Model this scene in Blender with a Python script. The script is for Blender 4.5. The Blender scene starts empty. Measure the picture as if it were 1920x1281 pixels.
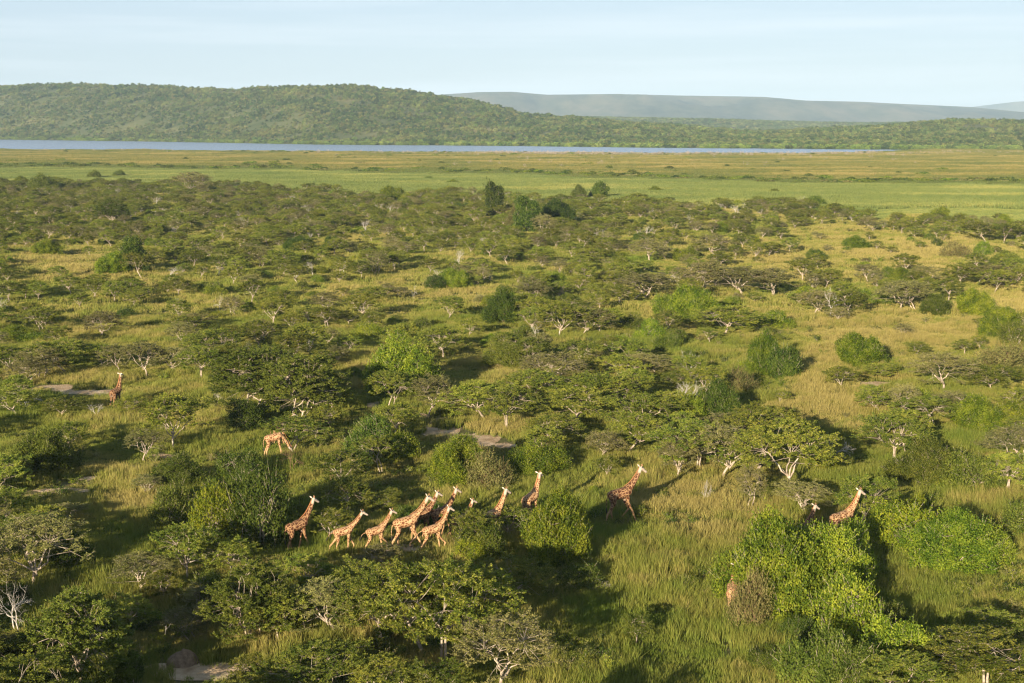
import bpy, math, random
import numpy as np
from mathutils import Vector, Matrix, noise as mnoise

# ------------------------------------------------------------------ camera, sky, sun, exposure
scene = bpy.context.scene
COL = scene.collection
F = 2600.0; W, HH = 1920.0, 1281.0; HOR = 235.0; CH = 34.0          # focal (px of the photograph), size, horizon row, camera height
PITCH = math.atan((HH / 2 - HOR) / F)
SP, CP = math.sin(PITCH), math.cos(PITCH)
cam_data = bpy.data.cameras.new("camera"); cam = bpy.data.objects.new("camera", cam_data); COL.objects.link(cam)
cam_data.sensor_width = 36.0; cam_data.lens = 36.0 * F / W
cam_data.clip_start = 1.0; cam_data.clip_end = 60000.0
cam.location = (0, 0, CH); cam.rotation_euler = (math.pi / 2 - PITCH, 0, 0)
scene.camera = cam

SUN_EL, SUN_AZ = math.radians(13.0), math.radians(22.0)     # shadows run away from the camera and to the right
world = bpy.data.worlds.new("World"); scene.world = world; world.use_nodes = True
nt = world.node_tree; nt.nodes.clear()
out = nt.nodes.new('ShaderNodeOutputWorld'); bg = nt.nodes.new('ShaderNodeBackground')
sky = nt.nodes.new('ShaderNodeTexSky'); sky.sky_type = 'NISHITA'; sky.sun_disc = False
sky.sun_elevation = SUN_EL; sky.sun_rotation = math.radians(180) + SUN_AZ
sky.altitude = 1200; sky.air_density = 1.0; sky.dust_density = 1.0; sky.ozone_density = 1.0
tc = nt.nodes.new('ShaderNodeTexCoord'); mp = nt.nodes.new('ShaderNodeMapping')
mp.inputs['Scale'].default_value = (1.2, 1.2, 26.0); mp.inputs['Rotation'].default_value = (0.0, 0.06, 0.3)
nz = nt.nodes.new('ShaderNodeTexNoise'); nz.inputs['Scale'].default_value = 1.6; nz.inputs['Detail'].default_value = 6; nz.inputs['Roughness'].default_value = 0.55
cr = nt.nodes.new('ShaderNodeMapRange'); cr.inputs['From Min'].default_value = 0.46; cr.inputs['From Max'].default_value = 0.8
cr.inputs['To Min'].default_value = 0.0; cr.inputs['To Max'].default_value = 0.75
mixc = nt.nodes.new('ShaderNodeMix'); mixc.data_type = 'RGBA'; mixc.inputs['B'].default_value = (7.6, 8.2, 8.7, 1)
veil = nt.nodes.new('ShaderNodeMix'); veil.data_type = 'RGBA'; veil.inputs['Factor'].default_value = 0.7; veil.inputs['B'].default_value = (4.6, 5.6, 6.95, 1)
L = nt.links.new
L(tc.outputs['Generated'], mp.inputs['Vector']); L(mp.outputs[0], nz.inputs['Vector']); L(nz.outputs['Fac'], cr.inputs['Value'])
sx = nt.nodes.new('ShaderNodeSeparateXYZ'); vf = nt.nodes.new('ShaderNodeMapRange'); vf.interpolation_type = 'SMOOTHSTEP'
vf.inputs['From Min'].default_value = 0.12; vf.inputs['From Max'].default_value = 0.55; vf.inputs['To Min'].default_value = 0.7; vf.inputs['To Max'].default_value = 0.0
L(tc.outputs['Generated'], sx.inputs[0]); L(sx.outputs['Z'], vf.inputs['Value']); L(vf.outputs[0], veil.inputs['Factor'])   # the pale veil lies along the horizon
L(sky.outputs[0], veil.inputs['A']); L(veil.outputs['Result'], mixc.inputs['A']); L(cr.outputs[0], mixc.inputs['Factor'])
L(mixc.outputs['Result'], bg.inputs['Color']); L(bg.outputs[0], out.inputs['Surface'])
bg.inputs['Strength'].default_value = 0.060

sun_d = bpy.data.lights.new("sun", 'SUN'); sun_d.energy = 5.0; sun_d.angle = math.radians(0.55); sun_d.color = (1.0, 0.83, 0.61)
sun = bpy.data.objects.new("sun", sun_d); COL.objects.link(sun)
to_sun = Vector((-math.sin(SUN_AZ) * math.cos(SUN_EL), -math.cos(SUN_AZ) * math.cos(SUN_EL), math.sin(SUN_EL)))
sun.rotation_euler = to_sun.to_track_quat('Z', 'Y').to_euler(); sun.location = to_sun * 300
vs = scene.view_settings; vs.view_transform = 'Standard'; vs.look = 'None'; vs.gamma = 1.0; vs.exposure = 1.14; vs.use_curve_mapping = False
scene.cycles.max_bounces = 6; scene.cycles.diffuse_bounces = 3; scene.cycles.glossy_bounces = 2; scene.cycles.transmission_bounces = 3
scene.cycles.volume_bounces = 0; scene.cycles.transparent_max_bounces = 6
scene.cycles.use_denoising = True; scene.cycles.denoising_prefilter = 'ACCURATE'; scene.cycles.denoising_input_passes = 'RGB_ALBEDO_NORMAL'; scene.cycles.filter_width = 1.2; scene.cycles.use_adaptive_sampling = False; scene.cycles.sample_clamp_indirect = 4.0

RNG = np.random.default_rng(11); random.seed(11)

def ground_at(px, py):
    u = (px - W / 2) / F; v = (HH / 2 - py) / F
    t = CH / (SP - v * CP)
    return u * t, (CP + v * SP) * t, t
def to_px(x, y, z=0.0):
    dep = y * CP + (CH - z) * SP
    return W / 2 + F * x / dep, HH / 2 - F * (y * SP - (CH - z) * CP) / dep, dep
def Dof(py):      # distance on flat ground of an image row
    return ground_at(W / 2, py)[1]

# ------------------------------------------------------------------ mesh helpers
class MB:
    def __init__(s): s.v = []; s.f = []; s.m = []; s.n = 0; s.att = []
    def add(s, v, f, mat=0, att=None):
        v = np.asarray(v, dtype=np.float32).reshape(-1, 3); f = np.asarray(f, dtype=np.int32)
        s.v.append(v); s.f.append(f + s.n); s.m.append(np.full(len(f), mat, dtype=np.int32)); s.n += len(v)
        s.att.append(np.zeros(len(v), np.float32) if att is None else np.asarray(att, np.float32))
    def merge(s, o, mat=0):
        for v, f, a in zip(o.v, [x for x in o.f], o.att):
            s.v.append(v); s.att.append(a)
        for f in o.f: s.f.append(f + s.n); s.m.append(np.full(len(f), mat, dtype=np.int32))
        s.n += o.n
    def mesh(s, name, mats, smooth=False, att=None):
        me = bpy.data.meshes.new(name)
        V = np.concatenate(s.v); me.vertices.add(len(V)); me.vertices.foreach_set('co', V.ravel())
        loops = np.concatenate([f.ravel() for f in s.f]); sizes = np.concatenate([np.full(len(f), f.shape[1], dtype=np.int32) for f in s.f])
        starts = np.concatenate([[0], np.cumsum(sizes)[:-1]]).astype(np.int32)
        me.loops.add(len(loops)); me.loops.foreach_set('vertex_index', loops.astype(np.int32))
        me.polygons.add(len(sizes)); me.polygons.foreach_set('loop_start', starts)
        me.polygons.foreach_set('material_index', np.concatenate(s.m))
        if smooth: me.polygons.foreach_set('use_smooth', np.ones(len(sizes), dtype=bool))
        if att:
            a = me.attributes.new(att, 'FLOAT', 'POINT'); a.data.foreach_set('value', np.concatenate(s.att))
        for m in mats: me.materials.append(m)
        me.update(calc_edges=True); me.validate()
        return me

def nrm(a): return a / (np.linalg.norm(a, axis=-1, keepdims=True) + 1e-9)
def tube(mb, pts, rad, sides=6, mat=0, cap=False, ry=None):
    pts = np.asarray(pts, float); n = len(pts); rad = np.broadcast_to(np.asarray(rad, float), (n,))
    ry = rad if ry is None else np.broadcast_to(np.asarray(ry, float), (n,))
    tan = nrm(np.gradient(pts, axis=0)); up = np.array([0.0, 1.0, 0.0])
    if abs(tan[:, 1]).max() > 0.9: up = np.array([1.0, 0.03, 0.0])
    if abs(tan @ up).max() > 0.95: up = nrm(np.array([0.5, 0.6, 0.62]))
    a = nrm(np.cross(up, tan)); b = np.cross(tan, a)
    th = np.linspace(0, 2 * math.pi, sides, endpoint=False)
    V = pts[:, None, :] + a[:, None, :] * (np.cos(th)[None, :, None] * rad[:, None, None]) + b[:, None, :] * (np.sin(th)[None, :, None] * ry[:, None, None])
    idx = np.arange(n * sides).reshape(n, sides); q = []
    nx = np.roll(idx, -1, axis=1)
    q = np.stack([idx[:-1], nx[:-1], nx[1:], idx[1:]], -1).reshape(-1, 4)
    V = V.reshape(-1, 3); mb.add(V, q, mat)
    if cap:
        for ring, flip in ((idx[0], 1), (idx[-1], 0)):
            base = mb.n; c = V[ring].mean(0); vv = np.vstack([V[ring], c]); k = np.arange(sides); k2 = np.roll(k, -1)
            tri = np.stack([k2, k, np.full(sides, sides)] if flip else [k, k2, np.full(sides, sides)], -1)
            mb.add(vv, tri, mat)
def curve(p0, p1, bend, n=5):
    p0 = np.asarray(p0, float); p1 = np.asarray(p1, float); t = np.linspace(0, 1, n)[:, None]
    return p0 * (1 - t) + p1 * t + np.asarray(bend, float) * (4 * t * (1 - t))
def leaves(mb, c, along, nor, ln, wd, mat=0):
    along = nrm(along); side = nrm(np.cross(nor, along)); ln = np.broadcast_to(ln, (len(c),))[:, None]; wd = np.broadcast_to(wd, (len(c),))[:, None]
    V = np.stack([c, c + along * ln * .45 + side * wd * .5, c + along * ln, c + along * ln * .45 - side * wd * .5], 1).reshape(-1, 3)
    mb.add(V, np.arange(len(V)).reshape(-1, 4), mat)

# ------------------------------------------------------------------ materials
def new_mat(name):
    m = bpy.data.materials.new(name); m.use_nodes = True; n = m.node_tree; n.nodes.clear(); return m, n
def ramp(n, stops):
    r = n.nodes.new('ShaderNodeValToRGB'); e = r.color_ramp.elements
    while len(e) < len(stops): e.new(0.5)
    for i, (p, c) in enumerate(stops): e[i].position = p; e[i].color = (*c, 1)
    return r
def leaf_mat(name, c0, c1, c2, scale=0.9, transl=0.38, hue=0.012, val=0.25):
    """three real leaf colours mixed by noise through the crown, plus a tone for each plant"""
    m, n = new_mat(name); o = n.nodes.new('ShaderNodeOutputMaterial')
    geo = n.nodes.new('ShaderNodeNewGeometry'); nz = n.nodes.new('ShaderNodeTexNoise'); nz.inputs['Scale'].default_value = scale; nz.inputs['Detail'].default_value = 3
    n.links.new(geo.outputs['Position'], nz.inputs['Vector'])
    wn = n.nodes.new('ShaderNodeTexWhiteNoise'); n.links.new(geo.outputs['Random Per Island'], wn.inputs['Vector'])
    mr = n.nodes.new('ShaderNodeMath'); mr.operation = 'MULTIPLY_ADD'; mr.inputs[1].default_value = 0.35
    n.links.new(geo.outputs['Random Per Island'], mr.inputs[0]); sb = n.nodes.new('ShaderNodeMath'); sb.operation = 'SUBTRACT'; sb.inputs[1].default_value = 0.17
    n.links.new(nz.outputs['Fac'], sb.inputs[0]); n.links.new(sb.outputs[0], mr.inputs[2])
    r = ramp(n, [(0.3, c0), (0.5, c1), (0.72, c2)]); n.links.new(mr.outputs[0], r.inputs[0])
    oi = n.nodes.new('ShaderNodeObjectInfo'); hs = n.nodes.new('ShaderNodeHueSaturation')
    h = n.nodes.new('ShaderNodeMapRange'); h.inputs['To Min'].default_value = .5 - hue; h.inputs['To Max'].default_value = .5 + hue
    v = n.nodes.new('ShaderNodeMapRange'); v.inputs['To Min'].default_value = 1 - val; v.inputs['To Max'].default_value = 1 + val
    fr = n.nodes.new('ShaderNodeMath'); fr.operation = 'FRACT'; ml = n.nodes.new('ShaderNodeMath'); ml.operation = 'MULTIPLY'; ml.inputs[1].default_value = 7.31
    n.links.new(oi.outputs['Random'], h.inputs['Value']); n.links.new(oi.outputs['Random'], ml.inputs[0]); n.links.new(ml.outputs[0], fr.inputs[0]); n.links.new(fr.outputs[0], v.inputs['Value'])
    n.links.new(h.outputs[0], hs.inputs['Hue']); n.links.new(v.outputs[0], hs.inputs['Value']); n.links.new(r.outputs[0], hs.inputs['Color'])
    b = n.nodes.new('ShaderNodeBsdfPrincipled'); b.inputs['Roughness'].default_value = 0.6; b.inputs['Specular IOR Level'].default_value = 0.12
    t = n.nodes.new('ShaderNodeBsdfTranslucent'); mx = n.nodes.new('ShaderNodeMixShader'); mx.inputs[0].default_value = transl
    n.links.new(hs.outputs[0], b.inputs['Base Color']); n.links.new(hs.outputs[0], t.inputs['Color'])
    n.links.new(b.outputs[0], mx.inputs[1]); n.links.new(t.outputs[0], mx.inputs[2]); n.links.new(mx.outputs[0], o.inputs['Surface'])
    return m
def noise_mat(name, stops, scale, detail=5, rough=0.9, coord='Position', bump=0.0, bscale=None, stretch=None, spec=0.2):
    m, n = new_mat(name); o = n.nodes.new('ShaderNodeOutputMaterial'); b = n.nodes.new('ShaderNodeBsdfPrincipled')
    b.inputs['Roughness'].default_value = rough; b.inputs['Specular IOR Level'].default_value = spec
    geo = n.nodes.new('ShaderNodeNewGeometry'); src = geo.outputs['Position']
    if coord == 'Object': src = n.nodes.new('ShaderNodeTexCoord').outputs['Object']
    if stretch:
        mp = n.nodes.new('ShaderNodeMapping'); mp.inputs['Scale'].default_value = stretch; n.links.new(src, mp.inputs['Vector']); src = mp.outputs[0]
    nz = n.nodes.new('ShaderNodeTexNoise'); nz.inputs['Scale'].default_value = scale; nz.inputs['Detail'].default_value = detail; nz.inputs['Roughness'].default_value = .62
    n.links.new(src, nz.inputs['Vector']); r = ramp(n, stops); n.links.new(nz.outputs['Fac'], r.inputs[0]); n.links.new(r.outputs[0], b.inputs['Base Color'])
    if bump:
        nb = n.nodes.new('ShaderNodeTexNoise'); nb.inputs['Scale'].default_value = bscale or scale * 4; nb.inputs['Detail'].default_value = 5; n.links.new(src, nb.inputs['Vector'])
        bp = n.nodes.new('ShaderNodeBump'); bp.inputs['Strength'].default_value = bump; bp.inputs['Distance'].default_value = 0.5
        n.links.new(nb.outputs['Fac'], bp.inputs['Height']); n.links.new(bp.outputs[0], b.inputs['Normal'])
    n.links.new(b.outputs[0], o.inputs['Surface']); return m

M = {}
M['acacia'] = leaf_mat('acacia_leaf', (0.08, 0.125, 0.014), (0.175, 0.215, 0.028), (0.34, 0.345, 0.055), val=.30, hue=.012)
M['grey'] = leaf_mat('grey_leaf', (0.12, 0.13, 0.035), (0.21, 0.21, 0.065), (0.31, 0.29, 0.10))
M['bright'] = leaf_mat('bright_leaf', (0.06, 0.11, 0.010), (0.15, 0.215, 0.018), (0.31, 0.355, 0.034), scale=.8, val=.2, hue=.016)
M['dark'] = leaf_mat('dark_leaf', (0.035, 0.065, 0.010), (0.075, 0.12, 0.016), (0.14, 0.185, 0.026))
M['olive'] = leaf_mat('olive_leaf', (0.065, 0.095, 0.014), (0.12, 0.16, 0.022), (0.21, 0.235, 0.04))
M['yellow'] = leaf_mat('yellow_green_leaf', (0.10, 0.145, 0.012), (0.21, 0.26, 0.018), (0.36, 0.36, 0.03), scale=1.4)
M['hill'] = leaf_mat('hill_leaf', (0.04, 0.075, 0.015), (0.085, 0.13, 0.03), (0.19, 0.21, 0.06), scale=0.012, transl=0.1, val=0.5, hue=0.02)
M['shore'] = leaf_mat('shore_leaf', (0.09, 0.15, 0.03), (0.15, 0.22, 0.04), (0.23, 0.28, 0.06), scale=0.02, transl=0.1)
M['bark'] = noise_mat('pale_bark', [(0.3, (0.18, 0.14, 0.105)), (0.5, (0.39, 0.325, 0.25)), (0.7, (0.60, 0.53, 0.43))], 3.0, coord='Object')
M['dead'] = noise_mat('dead_wood', [(0.3, (0.36, 0.33, 0.29)), (0.6, (0.62, 0.58, 0.52)), (0.75, (0.75, 0.71, 0.64))], 3.0, coord='Object')
M['brownwood'] = noise_mat('brown_wood', [(0.3, (0.12, 0.075, 0.045)), (0.6, (0.24, 0.15, 0.09)), (0.75, (0.34, 0.22, 0.14))], 3.0, coord='Object')
M['ground'] = noise_mat('savanna_ground', [(0.3, (0.075, 0.085, 0.025)), (0.5, (0.13, 0.125, 0.045)), (0.7, (0.21, 0.175, 0.075))], 0.12, detail=8, bump=0.5, bscale=3)
M['soil'] = noise_mat('sandy_soil', [(0.3, (0.30, 0.20, 0.11)), (0.5, (0.50, 0.37, 0.23)), (0.7, (0.66, 0.53, 0.37))], 0.7, detail=8, bump=0.5, bscale=5)
M['mound'] = noise_mat('termite_soil', [(0.3, (0.14, 0.095, 0.06)), (0.6, (0.28, 0.20, 0.13)), (0.75, (0.40, 0.30, 0.21))], 3, coord='Object', bump=0.5)
M['marsh'] = noise_mat('marsh_ground', [(0.3, (0.09, 0.14, 0.04)), (0.5, (0.12, 0.185, 0.05)), (0.7, (0.17, 0.22, 0.06))], 0.05, detail=6)
M['lawn'] = noise_mat('lawn_ground', [(0.3, (0.18, 0.22, 0.045)), (0.5, (0.25, 0.28, 0.055)), (0.7, (0.34, 0.32, 0.08))], 0.05, detail=6)
M['swamp'] = noise_mat('swamp_ground', [(0.3, (0.13, 0.12, 0.035)), (0.5, (0.23, 0.175, 0.05)), (0.7, (0.32, 0.23, 0.075))], 0.02, detail=7)
M['hillground'] = noise_mat('hill_ground', [(0.3, (0.06, 0.085, 0.022)), (0.55, (0.12, 0.135, 0.045)), (0.75, (0.25, 0.22, 0.09))], 0.012, detail=7)
M['farhill'] = noise_mat('far_hill_ground', [(0.36, (0.045, 0.065, 0.035)), (0.5, (0.10, 0.11, 0.06)), (0.66, (0.17, 0.155, 0.09))], 0.0035, detail=10, stretch=(1, .35, 1))

def grass_mat(name, lo, hi_green, hi_straw, seed_c):
    """blade colour runs from a green foot to a straw tip; 'tone' is how cured each patch is"""
    m, n = new_mat(name); o = n.nodes.new('ShaderNodeOutputMaterial')
    at = n.nodes.new('ShaderNodeAttribute'); at.attribute_name = 'hgt'
    tn = n.nodes.new('ShaderNodeAttribute'); tn.attribute_type = 'INSTANCER'; tn.attribute_name = 'tone'
    geo = n.nodes.new('ShaderNodeNewGeometry'); nz = n.nodes.new('ShaderNodeTexNoise'); nz.inputs['Scale'].default_value = 0.22; nz.inputs['Detail'].default_value = 5
    n.links.new(geo.outputs['Position'], nz.inputs['Vector'])
    a = n.nodes.new('ShaderNodeMath'); a.operation = 'MULTIPLY_ADD'; a.inputs[1].default_value = 1.5; n.links.new(nz.outputs['Fac'], a.inputs[0])
    a2 = n.nodes.new('ShaderNodeMath'); a2.operation = 'SUBTRACT'; a2.inputs[1].default_value = 0.75; n.links.new(tn.outputs['Fac'], a2.inputs[0]); n.links.new(a2.outputs[0], a.inputs[2])
    a3 = n.nodes.new('ShaderNodeMath'); a3.operation = 'MULTIPLY_ADD'; a3.inputs[1].default_value = 0.4; a3.use_clamp = True
    n.links.new(geo.outputs['Random Per Island'], a3.inputs[0])
    a4 = n.nodes.new('ShaderNodeMath'); a4.operation = 'SUBTRACT'; a4.inputs[1].default_value = 0.2; n.links.new(a.outputs[0], a4.inputs[0]); n.links.new(a4.outputs[0], a3.inputs[2])
    r = ramp(n, [(0.0, hi_green), (0.5, tuple((x + y) / 2 for x, y in zip(hi_green, hi_straw))), (0.85, hi_straw), (1.0, seed_c)]); n.links.new(a3.outputs[0], r.inputs[0])
    mx = n.nodes.new('ShaderNodeMix'); mx.data_type = 'RGBA'; mx.inputs['A'].default_value = (*lo, 1); n.links.new(at.outputs['Fac'], mx.inputs['Factor']); n.links.new(r.outputs[0], mx.inputs['B'])
    b = n.nodes.new('ShaderNodeBsdfPrincipled'); b.inputs['Roughness'].default_value = .6; b.inputs['Specular IOR Level'].default_value = .2
    t = n.nodes.new('ShaderNodeBsdfTranslucent'); ms = n.nodes.new('ShaderNodeMixShader'); ms.inputs[0].default_value = .3
    n.links.new(mx.outputs['Result'], b.inputs['Base Color']); n.links.new(mx.outputs['Result'], t.inputs['Color']); n.links.new(b.outputs[0], ms.inputs[1]); n.links.new(t.outputs[0], ms.inputs[2])
    n.links.new(ms.outputs[0], o.inputs['Surface']); return m
M['grass'] = grass_mat('savanna_grass', (0.11, 0.155, 0.022), (0.145, 0.23, 0.022), (0.34, 0.315, 0.07), (0.46, 0.37, 0.125))
M['reed'] = grass_mat('marsh_reed', (0.10, 0.15, 0.035), (0.155, 0.21, 0.05), (0.265, 0.295, 0.075), (0.38, 0.37, 0.10))
M['fern'] = grass_mat('swamp_fern', (0.09, 0.10, 0.03), (0.13, 0.17, 0.035), (0.31, 0.27, 0.065), (0.41, 0.335, 0.11))

def water_mat():
    m, n = new_mat('lake_water'); o = n.nodes.new('ShaderNodeOutputMaterial'); b = n.nodes.new('ShaderNodeBsdfPrincipled')
    b.inputs['Base Color'].default_value = (0.20, 0.27, 0.38, 1); b.inputs['Roughness'].default_value = 0.25; b.inputs['IOR'].default_value = 1.33
    geo = n.nodes.new('ShaderNodeNewGeometry'); mp = n.nodes.new('ShaderNodeMapping'); mp.inputs['Scale'].default_value = (0.12, 0.35, 1)
    nz = n.nodes.new('ShaderNodeTexNoise'); nz.inputs['Scale'].default_value = 1.0; nz.inputs['Detail'].default_value = 6
    bp = n.nodes.new('ShaderNodeBump'); bp.inputs['Strength'].default_value = 0.6; bp.inputs['Distance'].default_value = 0.6
    n.links.new(geo.outputs['Position'], mp.inputs['Vector']); n.links.new(mp.outputs[0], nz.inputs['Vector']); n.links.new(nz.outputs['Fac'], bp.inputs['Height'])
    n.links.new(bp.outputs[0], b.inputs['Normal']); n.links.new(b.outputs[0], o.inputs['Surface']); return m
M['water'] = water_mat()

def obj(name, me, parent=None, kind=None, loc=None):
    o = bpy.data.objects.new(name, me); COL.objects.link(o)
    if parent is not None: o.parent = parent
    if kind: o['kind'] = kind
    if loc is not None: o.location = loc
    return o

# ------------------------------------------------------------------ the lie of the land, read off the photograph's rows and columns
FAR_SHORE = [(-600, 259), (0, 262), (300, 266), (600, 271.5), (960, 274), (1200, 277), (1450, 279), (1730, 281.5), (2600, 282)]
NEAR_SHORE = [(-600, 281), (0, 282.5), (300, 284), (960, 288.5), (1250, 290), (1450, 290.5), (1600, 289), (1690, 284.2), (1730, 282.2), (2600, 282)]
SWAMP_EDGE = [(-600, 312), (0, 315), (250, 318), (480, 321), (700, 325), (960, 330), (1150, 337), (1300, 341), (1600, 345), (1920, 348), (2600, 351)]
TREE_LINE = [(-600, 340), (0, 345), (230, 346), (400, 349), (520, 356), (640, 362), (700, 373), (850, 367), (950, 372), (1060, 380), (1200, 380), (1350, 388), (1480, 386), (1600, 400), (1650, 420), (1700, 408), (1800, 420), (1920, 428), (2600, 440)]
LAWN_EDGE = [(1500, 392), (1620, 391), (1750, 388), (1920, 396), (2600, 400)]
CREST = [(-800, 166), (0, 164), (150, 162), (300, 166), (430, 172), (500, 167), (600, 165), (700, 169), (750, 174), (830, 183), (900, 194), (960, 211), (1010, 219), (1110, 226), (1210, 236), (1310, 244), (1385, 250), (1460, 252), (1560, 245), (1660, 239), (1740, 233), (1920, 231), (2600, 226)]
def rough(tab, amp, seed):
    xs_ = np.arange(tab[0][0], tab[-1][0], 9.0); ys_ = np.interp(xs_, [t[0] for t in tab], [t[1] for t in tab])
    return [(x, y + amp * (1.3 * mnoise.noise(Vector((x / 90, seed, 0))) + .8 * mnoise.noise(Vector((x / 22, seed, 5))))) for x, y in zip(xs_, ys_)]
SWAMP_EDGE = rough(SWAMP_EDGE, 2.6, 1.5); TREE_LINE = rough(TREE_LINE, 5.0, 9.5); NEAR_SHORE = rough(NEAR_SHORE, .8, 4.5)
def lerp(tab, x): a = np.array(tab, float); return np.interp(x, a[:, 0], a[:, 1])
def row_dist(py): return np.asarray(CH * F * (1 + (SP / CP) ** 2) / (np.maximum(py - HOR, 1.0)))
def land(x, y):
    """height of the wooded ridge behind the lake"""
    px = W / 2 + F * x / (np.maximum(y, 50) * 0.99)
    yb = row_dist(lerp(FAR_SHORE, px)) + 25
    yc = yb + 1050
    zc = np.maximum(1.5, CH + (HOR - lerp(CREST, px)) * yc / (F * 1.024))
    s = (y - yb) / (yc - yb)
    up = np.sin(np.clip(s, 0, 1) * math.pi / 2) ** 1.35
    dn = np.exp(-(np.clip(s - 1, 0, 9) / 0.9) ** 2)
    return np.where(s < 0, 0, zc * up * dn)
def fbm(x, y, sc, o=3): return mnoise.fractal(Vector((x * sc, y * sc, 3.7)), 1.0, 2.0, o)
def land_n(x, y):
    z = float(land(x, y))
    if z > 3: z += min(z / 25, 1) * 5.0 * fbm(x, y, 1 / 260)
    return z

def grid_mesh(name, xs, ys, zf, mat, smooth=True):
    X, Y = np.meshgrid(xs, ys); Z = zf(X, Y); V = np.stack([X, Y, Z], -1).reshape(-1, 3)
    i = np.arange(len(xs) * len(ys)).reshape(len(ys), len(xs))
    q = np.stack([i[:-1, :-1], i[:-1, 1:], i[1:, 1:], i[1:, :-1]], -1).reshape(-1, 4)
    mb = MB(); mb.add(V, q); return mb.mesh(name, [mat], smooth)
xs = np.concatenate([np.linspace(-11000, -3000, 12), np.arange(-2900, 2901, 28), np.linspace(3000, 11000, 12)])
ys = np.concatenate([[-400, 0, 200, 500, 900, 1300, 1600], np.arange(1700, 5600, 30), np.linspace(5700, 8000, 14), np.linspace(8500, 21000, 12)])
gm = grid_mesh('ground', xs, ys, lambda X, Y: np.vectorize(land_n)(X, Y), M['hillground'])
obj('ground', gm, kind='structure')

def sheet(name, top, bottom, z, mat, x0=-500, x1=2500, step=4, wob=0.0, close=None):
    """a flat sheet between two lines given in photograph columns/rows, laid out on the ground"""
    mb = MB(); cols = np.arange(x0, x1 + 1, step); V = []
    for k, c in enumerate(cols):
        a = ground_at(c, lerp(bottom, c) if not callable(bottom) else bottom(c)); b = ground_at(c, lerp(top, c))
        w1 = wob * a[1] * mnoise.noise(Vector((c * 0.035, 1.3, 0))) + wob * .5 * a[1] * mnoise.noise(Vector((c * 0.15, 5.3, 0)))
        w2 = wob * b[1] * mnoise.noise(Vector((c * 0.035, 7.7, 0))) + wob * .5 * b[1] * mnoise.noise(Vector((c * 0.15, 9.1, 0)))
        V += [(a[0], a[1] + w1, z), (b[0], b[1] + w2, z)]
    n = len(cols); q = [(2 * k, 2 * k + 2, 2 * k + 3, 2 * k + 1) for k in range(n - 1)]
    mb.add(V, q); return obj(name, mb.mesh(name, [mat]), kind='structure')
sheet('savanna_ground', TREE_LINE, lambda c: 1700.0, 0.05, M['ground'], x0=-1200, x1=3200, step=20)
sheet('marsh_ground', SWAMP_EDGE, TREE_LINE, 0.10, M['marsh'], wob=0.01)
sheet('lawn_ground', [(1560, 397), (1640, 392), (1750, 389), (2500, 400)], TREE_LINE, 0.15, M['lawn'], x0=1560)
sheet('swamp_ground', NEAR_SHORE, SWAMP_EDGE, 0.12, M['swamp'], wob=0.006)
sheet('lake', FAR_SHORE, NEAR_SHORE, 0.14, M['water'], x1=1728, wob=0.002)

def far_range(name, yc, depth, prof, mat, x0, x1, spur, step=30, rows=26):
    cols = np.arange(x0, x1 + 1, 6); V = []
    for r in range(rows):
        s = -1 + 1.7 * r / (rows - 1)
        for c in cols:
            y = yc + depth * s; x = (c - W / 2) * yc * 0.99 / F * (y / yc)
            zc = CH + (HOR - lerp(prof, c)) * yc / (F * 1.024)
            k = 1 - abs(s) ** 1.6 if s < 0 else 1 - 0.8 * s * s
            nzv = mnoise.fractal(Vector((x / spur, y / (spur * 2.4), 1.1)), 0.9, 2.1, 5)
            z = zc * k + zc * 0.5 * nzv * min(1, max(0, -s * 2.2)) * k * (1 if s < -.25 else .35) - 3 * (1 - k) * (s < -.95)
            z = min(z, CH + (zc - CH) * y / yc) if zc > CH else z
            V.append((x, y, max(z, -0.8)))
    n = len(cols); i = np.arange(rows * n).reshape(rows, n)
    q = np.stack([i[:-1, :-1], i[:-1, 1:], i[1:, 1:], i[1:, :-1]], -1).reshape(-1, 4)
    mb = MB(); mb.add(V, q); return obj(name, mb.mesh(name, [mat], True), kind='structure')
PLAT = [(900, 222), (1060, 221), (1200, 223), (1400, 228), (1600, 233), (1800, 236), (2600, 238)]
far_range('wooded_hills', 5600, 900, PLAT, M['hillground'], 880, 2500, 500)
far_range('distant_hills', 11500, 2600, [(500, 190), (700, 184), (830, 177.5), (900, 173), (960, 172.5), (1025, 178), (1160, 176.5), (1310, 180), (1430, 182), (1510, 189), (1610, 191), (1710, 196), (1820, 201), (1910, 210), (2100, 214), (2600, 220)], M['farhill'], 480, 2500, 700)
far_range('mountains', 18000, 1400, [(1500, 220), (1700, 212), (1800, 203), (1850, 197), (1900, 191), (1960, 188), (2500, 192)], M['farhill'], 1600, 2600, 1400, rows=14)

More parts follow.
